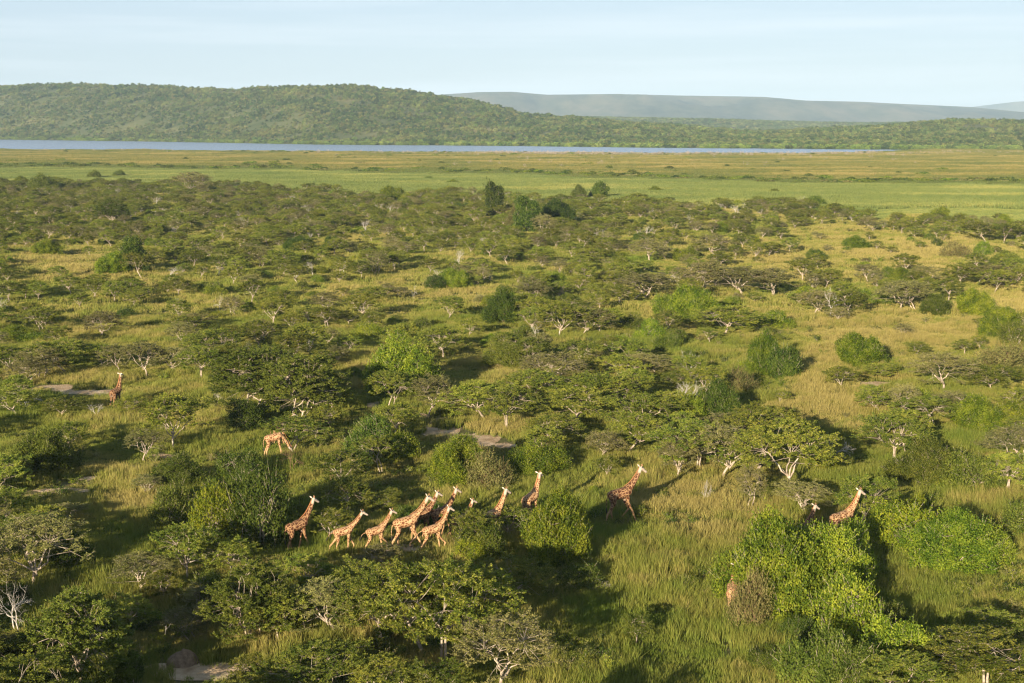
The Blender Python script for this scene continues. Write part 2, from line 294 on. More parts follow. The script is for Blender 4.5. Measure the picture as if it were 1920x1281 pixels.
# ------------------------------------------------------------------ plants
def bezier_bend(rng, s): return rng.normal(0, s, 3) * np.array([1, 1, .4])
def acacia_proto(seed, H=4.3, R=3.0, ntip=62, dens=1.0, dome=0.20, stems=1, fork=0.42, layers=1.0, rad=0.10, crook=0.16, leaf=0.135, twn=7):
    rng = np.random.default_rng(seed); wood = MB(); crown = MB()
    ph = rng.uniform(0, 6.28, 3)
    def RR(a): return R * (0.86 + 0.17 * math.sin(2 * a + ph[0]) + 0.11 * math.sin(3 * a + ph[1]) + .07 * math.sin(5 * a + ph[2]))
    lean = rng.normal(0, .10 * H, 2); limbs = []
    nl = rng.integers(5, 8)
    for s in range(stems):
        a0 = rng.uniform(0, 6.28) if stems > 1 else 0
        b = np.array([math.cos(a0), math.sin(a0), 0]) * (0.16 * H * (stems > 1) * rng.uniform(.3, 1)); b[2] = -0.15
        ft = np.array([lean[0] + math.cos(a0) * .10 * H * (stems > 1), lean[1] + math.sin(a0) * .10 * H * (stems > 1), H * fork * rng.uniform(.85, 1.1)])
        r0 = rad / math.sqrt(stems) * 1.15
        tube(wood, curve(b, ft, bezier_bend(rng, crook * .6), 6), np.linspace(r0 * 1.15, r0 * .75, 6), 7)
        for k in range(max(3, int(nl / stems))):
            a = 6.283 * (k + rng.uniform(-.3, .3)) / max(3, int(nl / stems)) + s
            rr = RR(a) * rng.uniform(.38, .62); e = np.array([lean[0] + rr * math.cos(a), lean[1] + rr * math.sin(a), H * (0.80 - dome * .35) * rng.uniform(.9, 1.06)])
            st = ft - np.array([0, 0, rng.uniform(0, .12) * H])
            P = curve(st, e, np.array([0, 0, -.05 * H * rng.uniform(-.6, 1.2)]) + bezier_bend(rng, crook), 7)
            P[1:-1] += rng.normal(0, crook * .28, (5, 3))
            tube(wood, P, np.linspace(r0 * .62, r0 * .26, 7), 5); limbs.append(P)
    ga = 2.39996; tips = []
    for i in range(ntip):
        r = math.sqrt((i + .5) / ntip); a = i * ga + rng.normal(0, .25); rr = RR(a) * r * rng.uniform(.88, 1.08)
        z = H * (0.97 - dome * r * r) + rng.normal(0, .035 * H)
        if rng.random() < .42 * layers: z -= rng.uniform(.08, .36) * H
        tips.append((lean[0] + rr * math.cos(a), lean[1] + rr * math.sin(a), z, a if r > .35 else rng.uniform(0, 6.28)))
    LP = np.concatenate([p[2:] for p in limbs])
    for x, y, z, a in tips:
        t = np.array([x, y, z]); d = np.linalg.norm((LP - t) * [1, 1, 1.2], axis=1) + rng.uniform(0, .5, len(LP)); s = LP[d.argmin()]
        P = curve(s, t, bezier_bend(rng, crook * .55) + np.array([0, 0, .05]), 4)
        tube(wood, P, np.linspace(rad * .24, rad * .09, 4), 3)
        dirs = []
        for k in range(twn):
            aa = a + rng.normal(0, 1.0); el = rng.normal(.16, .2); d = np.array([math.cos(aa) * math.cos(el), math.sin(aa) * math.cos(el), math.sin(el)])
            ln = rng.uniform(.45, .95) * (R / 3.0) ** .5; e = t + d * ln
            tw = curve(t, e, np.array([0, 0, -.03]), 3); tube(wood, tw, [rad * .09, rad * .07, rad * .03], 3)
            n = int(21 * ln / .7); u = rng.uniform(.12, 1.05, n)[:, None]; c = t + (e - t) * u
            keep = rng.random(n) < dens
            if not keep.any(): continue
            c = c[keep]; n = len(c); side = nrm(np.cross(d, [0, 0, 1.0]))
            for sg in (-1, 1):
                al = nrm(d * rng.uniform(.2, .9, (n, 1)) + sg * side * 1.0 + rng.normal(0, .5, (n, 3)))
                no = nrm(np.array([0, 0, 1.0]) + rng.normal(0, 1.0, (n, 3)))
                leaves(crown, c + rng.normal(0, .02, (n, 3)), al, no, leaf * rng.uniform(.7, 1.25, n), leaf * .46)
    return wood, crown, H * .97, R * .92

def bush_proto(seed, R=2.6, H=3.2, nleaf=17000, lobes=20, leaf=0.135, twigs=150, loose=0.30, lr=(.17, .44), lump=.16):
    rng = np.random.default_rng(seed); wood = MB(); crown = MB(); C = []
    while len(C) < lobes:
        d = nrm(rng.normal(0, 1, 3)); d[2] = abs(d[2]) * .95
        r = rng.uniform(.35, .80); c = d * r * np.array([R, R, H]) + np.array([0, 0, H * .06]); rad = rng.uniform(*lr) * R * (1.15 - .4 * r)
        C.append((c, np.array([rad, rad * rng.uniform(.85, 1.2), rad * rng.uniform(.75, 1.05) * min(1.2, H / R)])))
    w = np.array([c[1][0] ** 2 for c in C]); w /= w.sum(); pick = rng.choice(len(C), nleaf * 2, p=w)
    d = nrm(rng.normal(0, 1, (len(pick), 3))); cc = np.array([c[0] for c in C])[pick]; rr = np.array([c[1] for c in C])[pick]
    lump = 1 + .10 * np.sin(d[:, 0] * 9 + pick) * np.sin(d[:, 1] * 8 + pick * 2) + rng.normal(0, .05, len(pick)) + loose * np.abs(rng.normal(0, .5, len(pick))) * (rng.random(len(pick)) < .3) + lump * np.sin(d[:, 2] * 17 + d[:, 0] * 13 + pick)
    p = cc + d * rr * lump[:, None]; inside = np.zeros(len(p), bool)
    for k, (c, r) in enumerate(C): inside |= (np.sum(((p - c) / r) ** 2, 1) < .62) & (pick != k)
    hole = np.sin(p[:, 0] * 2.7 + seed) * np.sin(p[:, 1] * 2.4 + 1.3 * seed) * np.sin(p[:, 2] * 3.1 + 2) < -.22
    inner = rng.random(len(p)) < .16; p = np.where((inner | hole)[:, None], cc + (p - cc) * .78, p); inside |= hole & (rng.random(len(p)) < .55)
    p_ok = (~inside) & (p[:, 2] > .03); p = p[p_ok][:nleaf]; d = d[p_ok][:nleaf]; n = len(p)
    al = nrm(np.cross(d, rng.normal(0, 1, (n, 3))) + d * .5 + np.array([0, 0, .25])); no = nrm(d + rng.normal(0, .65, (n, 3)) + np.array([0, 0, .35]))
    leaves(crown, p, al, no, leaf * rng.uniform(.7, 1.3, n), leaf * .62)
    for _ in range(twigs):
        c, r = C[rng.integers(len(C))]; dd = nrm(rng.normal(0, 1, 3)); dd[2] = abs(dd[2]); s = c + dd * r * .9; dd = nrm(dd + [0, 0, .5]); e = s + dd * rng.uniform(.25, .85)
        tube(wood, [s, (s + e) / 2, e], [.012, .01, .005], 3); k = 16; u = rng.uniform(.1, 1.1, k)[:, None]
        leaves(crown, s + (e - s) * u, nrm(dd + rng.normal(0, .8, (k, 3))), nrm(rng.normal(0, 1, (k, 3)) + [0, 0, .7]), leaf * .9, leaf * .5)
    for k in range(10):
        c = C[rng.integers(len(C))][0]; b = np.append(rng.normal(0, .25, 2), -.1)
        tube(wood, curve(b, c, bezier_bend(rng, .2), 6), np.linspace(.07, .025, 6), 5)
        for j in range(3): tube(wood, curve(c, c + rng.normal(0, .6, 3), bezier_bend(rng, .1), 4), np.linspace(.025, .01, 4), 3)
    return wood, crown, H * .98, R * .98

def bare_proto(seed, H=4.0, spread=.55, levels=5, rad=.11, stems=1, flat=0.0):
    rng = np.random.default_rng(seed); wood = MB(); zmax = [0]; rmax = [0]
    def grow(p, d, ln, r, lv):
        e = p + d * ln; zmax[0] = max(zmax[0], e[2]); rmax[0] = max(rmax[0], math.hypot(e[0], e[1]))
        P = curve(p, e, bezier_bend(rng, ln * .09), 4); tube(wood, P, np.linspace(r, r * .68, 4), 6 if lv > 2 else 3)
        if lv == 0: return
        for k in range(rng.integers(2, 4) if lv > 1 else 3):
            nd = nrm(d + rng.normal(0, spread, 3) + np.array([0, 0, .12 - flat * (levels - lv) * .12]))
            grow(P[-1 if k < 2 else 2], nd, ln * rng.uniform(.6, .86), r * rng.uniform(.5, .66), lv - 1)
    for s in range(stems):
        d = nrm(np.array([rng.normal(0, .14 + .25 * (stems > 1)), rng.normal(0, .14 + .25 * (stems > 1)), 1]))
        grow(np.array([rng.normal(0, .1), rng.normal(0, .1), -.1]), d, H * .34, rad, levels)
    return wood, None, zmax[0], rmax[0]

P = {}
P['a'] = [acacia_proto(100 + i, H=4.3, R=3.0, dens=1.1, ntip=78, rad=.08, leaf=.14, dome=.20 + .04 * (i % 3), stems=1 + (i % 3 == 2), fork=.34 + .05 * (i % 3), crook=.16) for i in range(8)]
P['w'] = [acacia_proto(200 + i, H=4.3, R=2.7, dens=.62, dome=.28 + .05 * (i % 2), stems=1 + (i % 2), fork=.32, crook=.26, ntip=76, rad=.088, twn=8) for i in range(6)]
P['t'] = [acacia_proto(300 + i, H=6.5, R=4.0, dens=1.2, dome=.42, stems=1 + i, fork=.26, crook=.3, ntip=190, layers=1.7, rad=.12, leaf=.17, twn=8) for i in range(3)]
P['g'] = [bush_proto(400 + i, R=2.6, H=3.1 + .25 * (i % 3), lobes=18 + 4 * i) for i in range(6)]
P['B'] = [bush_proto(430 + i, R=4.4, H=5.4 + .5 * i, nleaf=44000, lobes=40, leaf=.16, twigs=520, lr=(.13, .34), lump=.2, loose=.45) for i in range(4)]
P['c'] = [bush_proto(450 + i, R=1.9, H=4.6, lobes=22, leaf=.16) for i in range(2)]
P['s'] = [bush_proto(470 + i, R=2.5, H=2.9, lobes=15, nleaf=6500, leaf=.12, twigs=260, loose=.4) for i in range(3)]
P['d'] = [bare_proto(500 + i, H=4.0, stems=1 + (i % 3), spread=.5 + .06 * (i % 3), flat=.5 * (i % 2), rad=.075) for i in range(6)]
P['u'] = [bare_proto(560, H=3.4, levels=6, spread=.62, rad=.13, flat=0.2)]
BUSHMAT = {'g': 'bright', 'k': 'dark', 'o': 'olive', 'y': 'yellow', 'c': 'dark', 's': 'grey'}
NAME = {'a': 'acacia_tree', 'w': 'sparse_acacia', 't': 'spreading_tree', 'd': 'bare_tree', 'u': 'bare_tree', 'g': 'leafy_bush', 'k': 'leafy_bush', 'o': 'leafy_bush', 'y': 'leafy_bush', 'c': 'leafy_tree', 's': 'thorn_bush'}
CAT = {'a': 'acacia tree', 'w': 'acacia tree', 't': 'tree', 'd': 'bare tree', 'u': 'bare tree', 'g': 'bush', 'k': 'bush', 'o': 'bush', 'y': 'bush', 'c': 'tree', 's': 'bush'}
GROUP = {'a': 'flat topped acacias of the savanna', 'w': 'sparse pale acacias of the savanna', 't': 'large spreading trees', 'd': 'leafless trees and snags', 'u': 'leafless trees and snags', 'g': 'leafy bushes of the savanna', 'k': 'leafy bushes of the savanna', 'o': 'leafy bushes of the savanna', 'y': 'leafy bushes of the savanna', 'c': 'dense upright trees', 's': 'thorn bushes'}
PROTO_MESH = {}
for key, lst in P.items():
    for i, (w_, c_, h_, r_) in enumerate(lst):
        wm = w_.mesh('wood', [M['bark']], True); cm = c_.mesh('leaves', [M['acacia']]) if c_ else None
        PROTO_MESH[key, i] = (wm, cm, h_, r_)
def proto_key(k): return {'k': 'g', 'o': 'g', 'y': 'g'}.get(k, k)
def crown_mat(k): return M[{'a': 'acacia', 'w': 'grey', 't': 'olive'}.get(k) or BUSHMAT.get(k, 'acacia')]
def set_mat(o, m):
    o.material_slots[0].link = 'OBJECT'; o.material_slots[0].material = m

# key, column, row of the foot, width and top row, all as read in the photograph; last: own label
HAND = [
 ('g', 1045, 1070, 175, 912, 'large bright green bush between the giraffe herd and the big striding giraffe'),
 ('g', 1452, 1160, 225, 952, 'huge bright green bush at lower right with two giraffe necks rising behind'), ('g', 1562, 1150, 190, 975, None), ('s', 1405, 1190, 96, 1062, 'thin dull thorn bush hiding the young giraffe at lower right'),
 ('g', 1600, 1215, 150, 1075, None), ('o', 1520, 1295, 150, 1165, None), ('g', 1690, 1275, 150, 1140, None), ('o', 1605, 1325, 140, 1215, None), ('a', 1700, 1335, 150, 1225, None), ('a', 1835, 1300, 235, 1190, 'dark flat acacia crown cut by the lower right corner of the photo'),
 ('k', 1500, 1218, 80, 1150, None), ('o', 1668, 1205, 85, 1128, None), ('s', 1565, 1268, 72, 1200, None), ('a', 1760, 1245, 110, 1180, None), ('o', 1445, 1262, 90, 1215, None),
 ('g', 1160, 660, 52, 628, None), ('g', 1395, 705, 50, 672, None), ('y', 1510, 560, 46, 532, None), ('g', 1655, 575, 50, 548, None), ('g', 1120, 745, 60, 705, None), ('g', 690, 640, 60, 605, None), ('g', 830, 655, 50, 625, None), ('g', 400, 560, 50, 532, None), ('g', 1350, 440, 44, 415, None), ('g', 1130, 430, 44, 405, None), ('y', 600, 410, 40, 390, None), ('g', 480, 425, 44, 402, None), ('g', 300, 440, 40, 418, None), ('g', 800, 445, 44, 420, None),
 ('g', 1512, 1100, 140, 968, None), ('g', 1592, 1096, 100, 972, None), ('a', 248, 782, 62, 744, None), ('y', 1705, 1045, 140, 938, None), ('g', 1790, 1080, 190, 955, None), ('g', 1855, 1065, 110, 985, None), ('y', 1722, 968, 36, 925, 'small round yellow green bush on the edge of the big right thicket'),
 ('o', 1745, 915, 160, 822, 'broad soft green bush with a yellow patch, right of the giraffe neck'), ('o', 1825, 925, 120, 838, None), ('y', 1765, 922, 40, 880, None),
 ('y', 1552, 893, 78, 848, None), ('u', 1562, 880, 92, 806, 'pale leafless umbrella shaped tree above a round bush'), ('w', 1505, 968, 105, 900, 'pale twiggy acacia directly behind the dark giraffe head'),
 ('a', 1470, 942, 185, 806, 'wide acacia with thick leaning trunk at the right end of the acacia row'), ('a', 1302, 888, 165, 792, 'acacia with forked bare trunks right of the big striding giraffe'), ('w', 1358, 900, 120, 800, None), ('w', 1272, 902, 75, 825, None),
 ('w', 1400, 955, 64, 872, None), ('d', 1320, 946, 34, 893, None), ('a', 1415, 885, 180, 782, None), ('a', 1893, 925, 110, 852, None), ('w', 1905, 872, 140, 800, None),
 ('a', 1668, 868, 130, 780, 'acacia with long thin leaning trunk left of the broad soft green bush'), ('a', 1700, 850, 110, 772, None), ('d', 1903, 968, 22, 945, None), ('a', 1742, 802, 100, 745, None), ('w', 1693, 786, 60, 722, None), ('a', 1652, 782, 80, 733, None),
 ('g', 855, 912, 145, 808, None), ('g', 1005, 898, 150, 824, None), ('s', 918, 925, 105, 845, 'brown twiggy thorn bush between two bright bushes above the herd'), ('o', 895, 1056, 110, 962, None), ('a', 885, 1040, 90, 955, None), ('y', 885, 1060, 90, 1000, None), ('a', 960, 1015, 90, 950, None),
 ('a', 833, 1245, 250, 1055, 'broad foreground acacia with a forked trunk below the giraffe herd'), ('a', 715, 1212, 175, 1078, None), ('a', 795, 1224, 190, 1062, None), ('a', 878, 1222, 150, 1060, None), ('a', 965, 1130, 130, 1045, None),
 ('w', 937, 1300, 170, 1150, 'pale branched acacia at the bottom edge with a straight white trunk'), ('o', 1092, 1115, 100, 1055, None), ('d', 1130, 1110, 60, 1085, None), ('w', 625, 1192, 135, 1082, None), ('a', 572, 1110, 90, 1042, None),
 ('a', 525, 1212, 115, 1110, None), ('t', 475, 1207, 165, 1048, 'dense tree with dark leaning trunk left of the broad foreground acacia'), ('o', 402, 1140, 90, 1062, None), ('a', 355, 1096, 120, 985, None), ('w', 267, 1120, 112, 1040, 'nearly bare acacia with splayed pale branches at lower left'),
 ('a', 307, 1130, 70, 1072, None), ('w', 370, 1148, 80, 1090, None), ('w', 364, 1202, 92, 1140, None), ('d', 312, 1202, 34, 1150, None), ('a', 250, 1182, 90, 1120, None), ('t', 152, 1292, 185, 1102, 'round leafy tree with twisted white trunk in the lower left corner'),
 ('a', 590, 1330, 170, 1218, None), ('a', 480, 1315, 90, 1228, None), ('a', 700, 1335, 120, 1232, None), ('w', 15, 1300, 130, 1195, None), ('c', 240, 1305, 62, 1218, None), ('a', 800, 1345, 150, 1250, None),
 ('y', 405, 1035, 115, 885, 'yellow green bush glowing beside the dark bush left of the herd'), ('k', 488, 1042, 140, 876, 'large dark green bush left of the rearmost shaded giraffe'), ('o', 325, 1000, 95, 895, None), ('o', 340, 925, 130, 850, None), ('a', 430, 1085, 110, 1010, None),
 ('w', 62, 1107, 150, 958, 'thin acacia with crooked grey trunk standing in shade at far left'), ('k', 118, 1078, 95, 990, None), ('w', 128, 986, 66, 945, None), ('o', 75, 900, 160, 798, 'wide dark olive bush at the left edge above the sandy path'), ('w', 270, 866, 64, 805, None),
 ('a', 328, 850, 128, 745, 'umbrella acacia with straight trunk left of the giraffe with lowered neck'), ('g', 745, 872, 90, 800, None), ('o', 675, 855, 70, 790, None), ('k', 705, 868, 100, 778, None), ('k', 455, 815, 80, 745, None),
 ('t', 560, 800, 145, 662, 'tall dark spreading tree behind the giraffe with lowered neck'), ('t', 480, 775, 160, 652, None), ('a', 548, 850, 120, 783, None), ('d', 548, 892, 66, 832, None), ('d', 492, 880, 22, 850, None),
 ('d', 620, 906, 50, 868, None), ('a', 650, 965, 95, 895, None), ('a', 618, 1025, 82, 955, None), ('w', 722, 1078, 78, 1022, None), ('a', 715, 965, 80, 928, None), ('o', 545, 985, 70, 935, None),
 ('g', 752, 745, 160, 612, 'big bright topped bush with its lower half in deep shadow'), ('o', 942, 693, 98, 640, None), ('y', 1045, 674, 72, 650, None), ('a', 728, 774, 100, 697, None), ('w', 802, 785, 88, 705, 'small acacia with white forked trunk beside the bare earth track'), ('a', 888, 777, 80, 715, None),
 ('a', 955, 810, 110, 725, None), ('a', 912, 790, 110, 715, None), ('w', 1030, 732, 110, 660, None), ('w', 1228, 708, 90, 665, None), ('d', 1290, 700, 62, 655, 'white leafless tree in the middle of the photo above the dark round bush'), ('a', 1080, 800, 130, 730, None),
 ('a', 1110, 768, 120, 700, None), ('w', 1128, 862, 80, 810, None), ('a', 1000, 765, 110, 700, None), ('a', 1180, 775, 110, 705, None), ('a', 1205, 812, 130, 740, None), ('a', 1175, 850, 120, 775, None), ('a', 1040, 840, 110, 780, None), ('a', 1255, 800, 90, 735, None),
 ('k', 1345, 797, 115, 702, 'large dark green bush in the middle right with deep shade beside it'), ('g', 1288, 802, 90, 730, None), ('s', 1388, 740, 85, 685, None), ('g', 1437, 702, 85, 612, 'tall rounded bush of two greens casting a block of shade to its right'), ('k', 1480, 714, 76, 640, None),
 ('g', 1615, 693, 112, 620, 'lone bright green dome shaped bush in open yellow grass'), ('w', 1764, 733, 98, 660, 'spreading acacia with bare white branching limbs at right'), ('a', 1718, 667, 46, 643, None), ('s', 1885, 705, 120, 640, None), ('a', 1870, 738, 110, 690, None),
 ('g', 1840, 812, 125, 735, None), ('g', 1905, 805, 90, 745, None), ('a', 1580, 737, 64, 690, None), ('a', 1645, 714, 80, 686, None), ('a', 1355, 634, 120, 578, None), ('g', 1455, 617, 66, 583, None), ('g', 1300, 608, 105, 530, 'broad bright bush standing left of the white umbrella tree'), ('g', 1245, 596, 60, 545, None),
 ('g', 1222, 642, 62, 600, None), ('o', 1270, 644, 60, 612, None), ('a', 1145, 674, 50, 635, None), ('a', 1050, 637, 90, 570, None), ('w', 1095, 632, 80, 575, None), ('a', 1125, 628, 90, 580, None), ('a', 1010, 614, 74, 560, None), ('w', 985, 578, 62, 520, None),
 ('k', 938, 613, 96, 535, 'tall dark bush wrapped in creepers near the middle of the savanna'), ('w', 1190, 562, 110, 510, None), ('w', 1312, 550, 90, 485, None), ('w', 1390, 556, 110, 500, None), ('w', 1440, 560, 90, 505, None), ('u', 1555, 600, 44, 536, 'white dead tree with a round umbrella of bare twigs'),
 ('w', 1528, 594, 76, 545, None), ('a', 1592, 600, 78, 550, None), ('w', 1690, 584, 90, 528, None), ('w', 1716, 583, 80, 530, None), ('o', 1757, 592, 76, 548, None), ('g', 1832, 598, 94, 538, None), ('g', 1885, 637, 88, 568, None), ('o', 1905, 655, 70, 600, None), ('g', 1700, 533, 72, 500, None),
 ('a', 1805, 538, 80, 496, None), ('w', 1860, 541, 80, 497, None), ('a', 1895, 541, 70, 498, None), ('a', 1835, 538, 70, 500, None), ('s', 1795, 488, 62, 450, None), ('g', 1845, 484, 40, 450, None), ('g', 1610, 468, 64, 440, None), ('o', 1885, 500, 64, 468, None),
 ('a', 1850, 456, 70, 420, None), ('a', 1882, 458, 62, 420, None), ('a', 1912, 457, 60, 420, None), ('k', 1530, 490, 42, 463, 'compact round dark green bush in open grass at upper right'), ('g', 1885, 430, 46, 399, None), ('g', 1765, 411, 44, 387, 'lone round green bush on the bright lawn at the marsh edge'),
 ('w', 223, 700, 50, 643, 'slim white trunked acacia just behind the giraffe seen from behind'), ('w', 275, 706, 80, 640, None), ('w', 330, 702, 70, 650, None), ('w', 58, 722, 62, 668, None), ('w', 80, 712, 84, 648, None), ('a', 30, 702, 100, 650, None), ('a', 132, 702, 110, 640, None), ('a', 190, 692, 90, 645, None),
 ('g', 15, 642, 90, 610, None), ('g', 62, 647, 70, 622, None), ('w', 190, 632, 66, 585, None), ('k', 232, 602, 50, 578, None), ('d', 335, 584, 26, 556, None), ('d', 412, 587, 32, 552, None), ('w', 362, 622, 64, 588, None), ('a', 405, 684, 120, 620, None), ('a', 38, 790, 90, 730, None), ('a', 118, 787, 70, 745, None),
 ('d', 183, 790, 50, 755, None), ('d', 410, 752, 36, 735, None), ('c', 247, 513, 60, 432, 'dark cone shaped tree rising above bushes at upper left'), ('g', 212, 518, 90, 468, None), ('g', 85, 482, 62, 446, None), ('k', 18, 457, 50, 435, None), ('d', 320, 524, 66, 500, None), ('w', 262, 449, 28, 418, None), ('w', 197, 456, 40, 430, None),
 ('o', 325, 477, 52, 450, None), ('a', 330, 491, 52, 470, None), ('k', 555, 474, 60, 440, None), ('k', 620, 472, 50, 440, None), ('y', 597, 514, 36, 497, None), ('a', 530, 510, 74, 470, None), ('w', 705, 517, 44, 470, None), ('w', 757, 484, 54, 453, None), ('d', 860, 502, 46, 462, 'dead white tree fanning upward left of the middle trees'),
 ('g', 852, 544, 72, 500, None), ('k', 815, 547, 50, 515, None), ('w', 895, 512, 50, 485, None), ('d', 918, 527, 22, 508, None), ('a', 675, 527, 50, 490, None), ('a', 525, 585, 60, 545, None), ('w', 612, 588, 52, 548, None), ('a', 695, 570, 62, 538, None), ('w', 748, 562, 44, 538, None), ('d', 776, 562, 22, 532, None),
 ('a', 1098, 501, 62, 467, None), ('a', 1013, 497, 52, 467, None), ('w', 1222, 494, 64, 450, None), ('w', 1248, 488, 30, 464, None), ('g', 1285, 492, 40, 459, None), ('w', 1348, 482, 64, 438, None), ('c', 985, 438, 60, 360, 'tall dark green tree in the clump at the marsh edge'), ('k', 1045, 428, 90, 368, None), ('s', 965, 432, 40, 380, None),
 ('w', 1018, 449, 44, 403, None), ('c', 925, 408, 50, 333, None), ('o', 1085, 378, 34, 343, None), ('c', 1125, 376, 42, 331, None), ('o', 75, 362, 60, 321, 'dull brown rounded tree on the left edge of the green marsh'), ('g', 35, 347, 32, 328, None), ('g', 175, 336, 34, 317, None), ('o', 222, 333, 30, 318, None), ('w', 362, 364, 62, 324, None),
 ('g', 735, 380, 60, 346, None), ('g', 805, 339, 25, 330, None), ('g', 850, 347, 34, 335, None), ('y', 1230, 361, 30, 347, None), ('g', 1453, 364, 30, 353, None), ('g', 1530, 390, 52, 365, None), ('t', 212, 421, 60, 374, 'tall tree with a thick pale trunk among the far upper left acacias'),
 # just outside the frame: they throw the shade that falls across the lower edge
 ('t', -70, 1330, 230, 1150, None), ('g', -190, 1250, 230, 1100, None), ('t', 60, 1420, 220, 1225, None), ('t', 420, 1430, 240, 1285, None), ('g', -120, 1090, 150, 980, None), ('g', 1120, 1450, 200, 1300, None),
]

# open grass with hardly a tree, as outlines in photograph columns/rows
CLEAR = [
 [(1085, 905), (1150, 875), (1225, 885), (1260, 905), (1480, 975), (1500, 960), (1400, 1060), (1355, 1150), (1380, 1290), (1000, 1290), (1040, 1170), (1130, 1120), (1160, 1040)],
 [(1700, 1085), (1920, 1075), (1920, 1230), (1790, 1170), (1660, 1100)], [(1880, 900), (1920, 890), (1920, 1080), (1890, 1000)], [(1570, 830), (1640, 760), (1660, 900), (1640, 960), (1580, 900)],
 [(1490, 720), (1600, 705), (1700, 740), (1620, 800), (1560, 900), (1430, 790)], [(1500, 615), (1860, 600), (1850, 700), (1730, 650), (1690, 720), (1550, 720), (1510, 660)], [(1300, 640), (1400, 640), (1410, 680), (1340, 670)],
 [(150, 910), (290, 880), (290, 1010), (160, 1040), (130, 980)], [(0, 1090), (220, 1060), (210, 1130), (60, 1190), (0, 1190)], [(0, 900), (140, 915), (100, 950), (0, 950)], [(150, 800), (270, 830), (290, 870), (170, 900), (160, 850)],
 [(0, 705), (190, 715), (330, 715), (450, 730), (420, 800), (380, 830), (250, 790), (100, 760), (0, 750)], [(360, 830), (440, 770), (500, 820), (490, 880), (420, 880)], [(20, 560), (30, 470), (110, 455), (230, 480), (180, 530), (120, 520)],
 [(60, 575), (210, 590), (200, 625), (70, 620)], [(500, 555), (900, 535), (880, 590), (620, 600), (520, 590)], [(640, 520), (760, 515), (880, 555), (640, 560)], [(1160, 475), (1230, 478), (1270, 515), (1180, 505)], [(1330, 520), (1460, 480), (1500, 500), (1480, 520), (1340, 540)],
 [(1470, 440), (1560, 420), (1700, 460), (1840, 465), (1920, 460), (1920, 495), (1840, 500), (1600, 520), (1500, 500)], [(1740, 505), (1790, 520), (1800, 560), (1920, 550), (1920, 580), (1760, 545)], [(1600, 395), (1920, 380), (1920, 420), (1790, 415), (1650, 412)],
 [(1000, 640), (1200, 635), (1260, 680), (1160, 690), (1020, 650)], [(640, 680), (680, 660), (670, 715), (630, 720)], [(770, 780), (870, 790), (960, 820), (900, 850), (780, 830)], [(1140, 870), (1230, 850), (1290, 880), (1150, 900)],
 [(520, 1040), (860, 1010), (900, 960), (1000, 950), (1010, 1000), (880, 1060), (620, 1060)], [(720, 900), (900, 930), (960, 960), (860, 990), (700, 960)], [(1210, 900), (1500, 880), (1600, 940), (1500, 970), (1300, 960)], [(230, 1180), (480, 1200), (620, 1200), (600, 1281), (200, 1281)],
]
def in_poly(x, y, P):
    c = False; j = len(P) - 1
    for i in range(len(P)):
        if (P[i][1] > y) != (P[j][1] > y) and x < (P[j][0] - P[i][0]) * (y - P[i][1]) / (P[j][1] - P[i][1]) + P[i][0]: c = not c
        j = i
    return c
# bare soil: column, row, width, height of each patch
SOIL = [(828, 803, 90, 34), (900, 824, 84, 24), (1265, 510, 38, 7), (112, 732, 120, 20), (195, 738, 80, 12), (1640, 721, 90, 10), (1575, 728, 40, 7), (235, 877, 70, 16), (120, 922, 110, 9), (1495, 604, 60, 6), (1745, 515, 44, 3), (661, 484, 20, 3), (679, 418, 20, 3), (697, 580, 44, 6),
        (370, 1262, 210, 36), (110, 1278, 150, 26), (760, 1030, 130, 14), (1845, 492, 40, 4), (535, 462, 26, 4), (1392, 632, 50, 6), (700, 760, 46, 14), (300, 858, 60, 9), (40, 934, 80, 9), (175, 900, 60, 9), (770, 782, 60, 16), (948, 838, 44, 10), (560, 1262, 120, 22)]
def soil_at(px, py): return any(((px - a) / (w * .56 + 6)) ** 2 + ((py - b) / (h * .56 + 3)) ** 2 < 1 for a, b, w, h in SOIL)
for k, (a, b, w, h) in enumerate(SOIL):
    cx, cy, t = ground_at(a, b); rx = w * .5 * t / F; y0 = ground_at(a, b + h / 2)[1]; y1 = ground_at(a, b - h / 2)[1]; ry = (y1 - y0) / 2
    mb = MB(); n = 56; V = [(cx, cy, .07 + .004 * k)]
    for i in range(n):
        th = 6.2832 * i / n; s = 1 + .28 * mnoise.noise(Vector((math.cos(th) * 1.6, math.sin(th) * 1.6, k * 3.1))) + .16 * mnoise.noise(Vector((math.cos(th) * 5, math.sin(th) * 5, k * 3.1)))
        V.append((cx + rx * s * math.cos(th), cy + ry * s * math.sin(th), .07 + .004 * k))
    mb.add(V, [(0, 1 + i, 1 + (i + 1) % n) for i in range(n)]); obj('bare_soil', mb.mesh('bare_soil', [M['soil']]), kind='structure')

ITEMS = []   # key, x, y, width scale, height scale, px, py, label
occ = []
def put(k, px, py, wpx, top, label=None, hand=True):
    x, y, t = ground_at(px, py); h = (py - top) * t / (F * CP) * 0.97; r = wpx * .5 * t / F
    pk = proto_key(k)
    if pk == 'g' and r > 3.1: pk = 'B'
    i = int(RNG.integers(len(P[pk]))); _, _, ph, pr = P[pk][i]
    if k in 'awt': h = max(h * .96, 1.0)
    if k in 'gkoycs': y += r * .35
    ITEMS.append(dict(k=k, pk=pk, i=i, x=x, y=y, sx=r / pr, sz=h / ph, rot=RNG.uniform(0, 6.28), px=px, py=py, top=top, w=wpx, label=label, hand=hand)); occ.append((x, y, r))
for h_ in HAND: put(*h_)

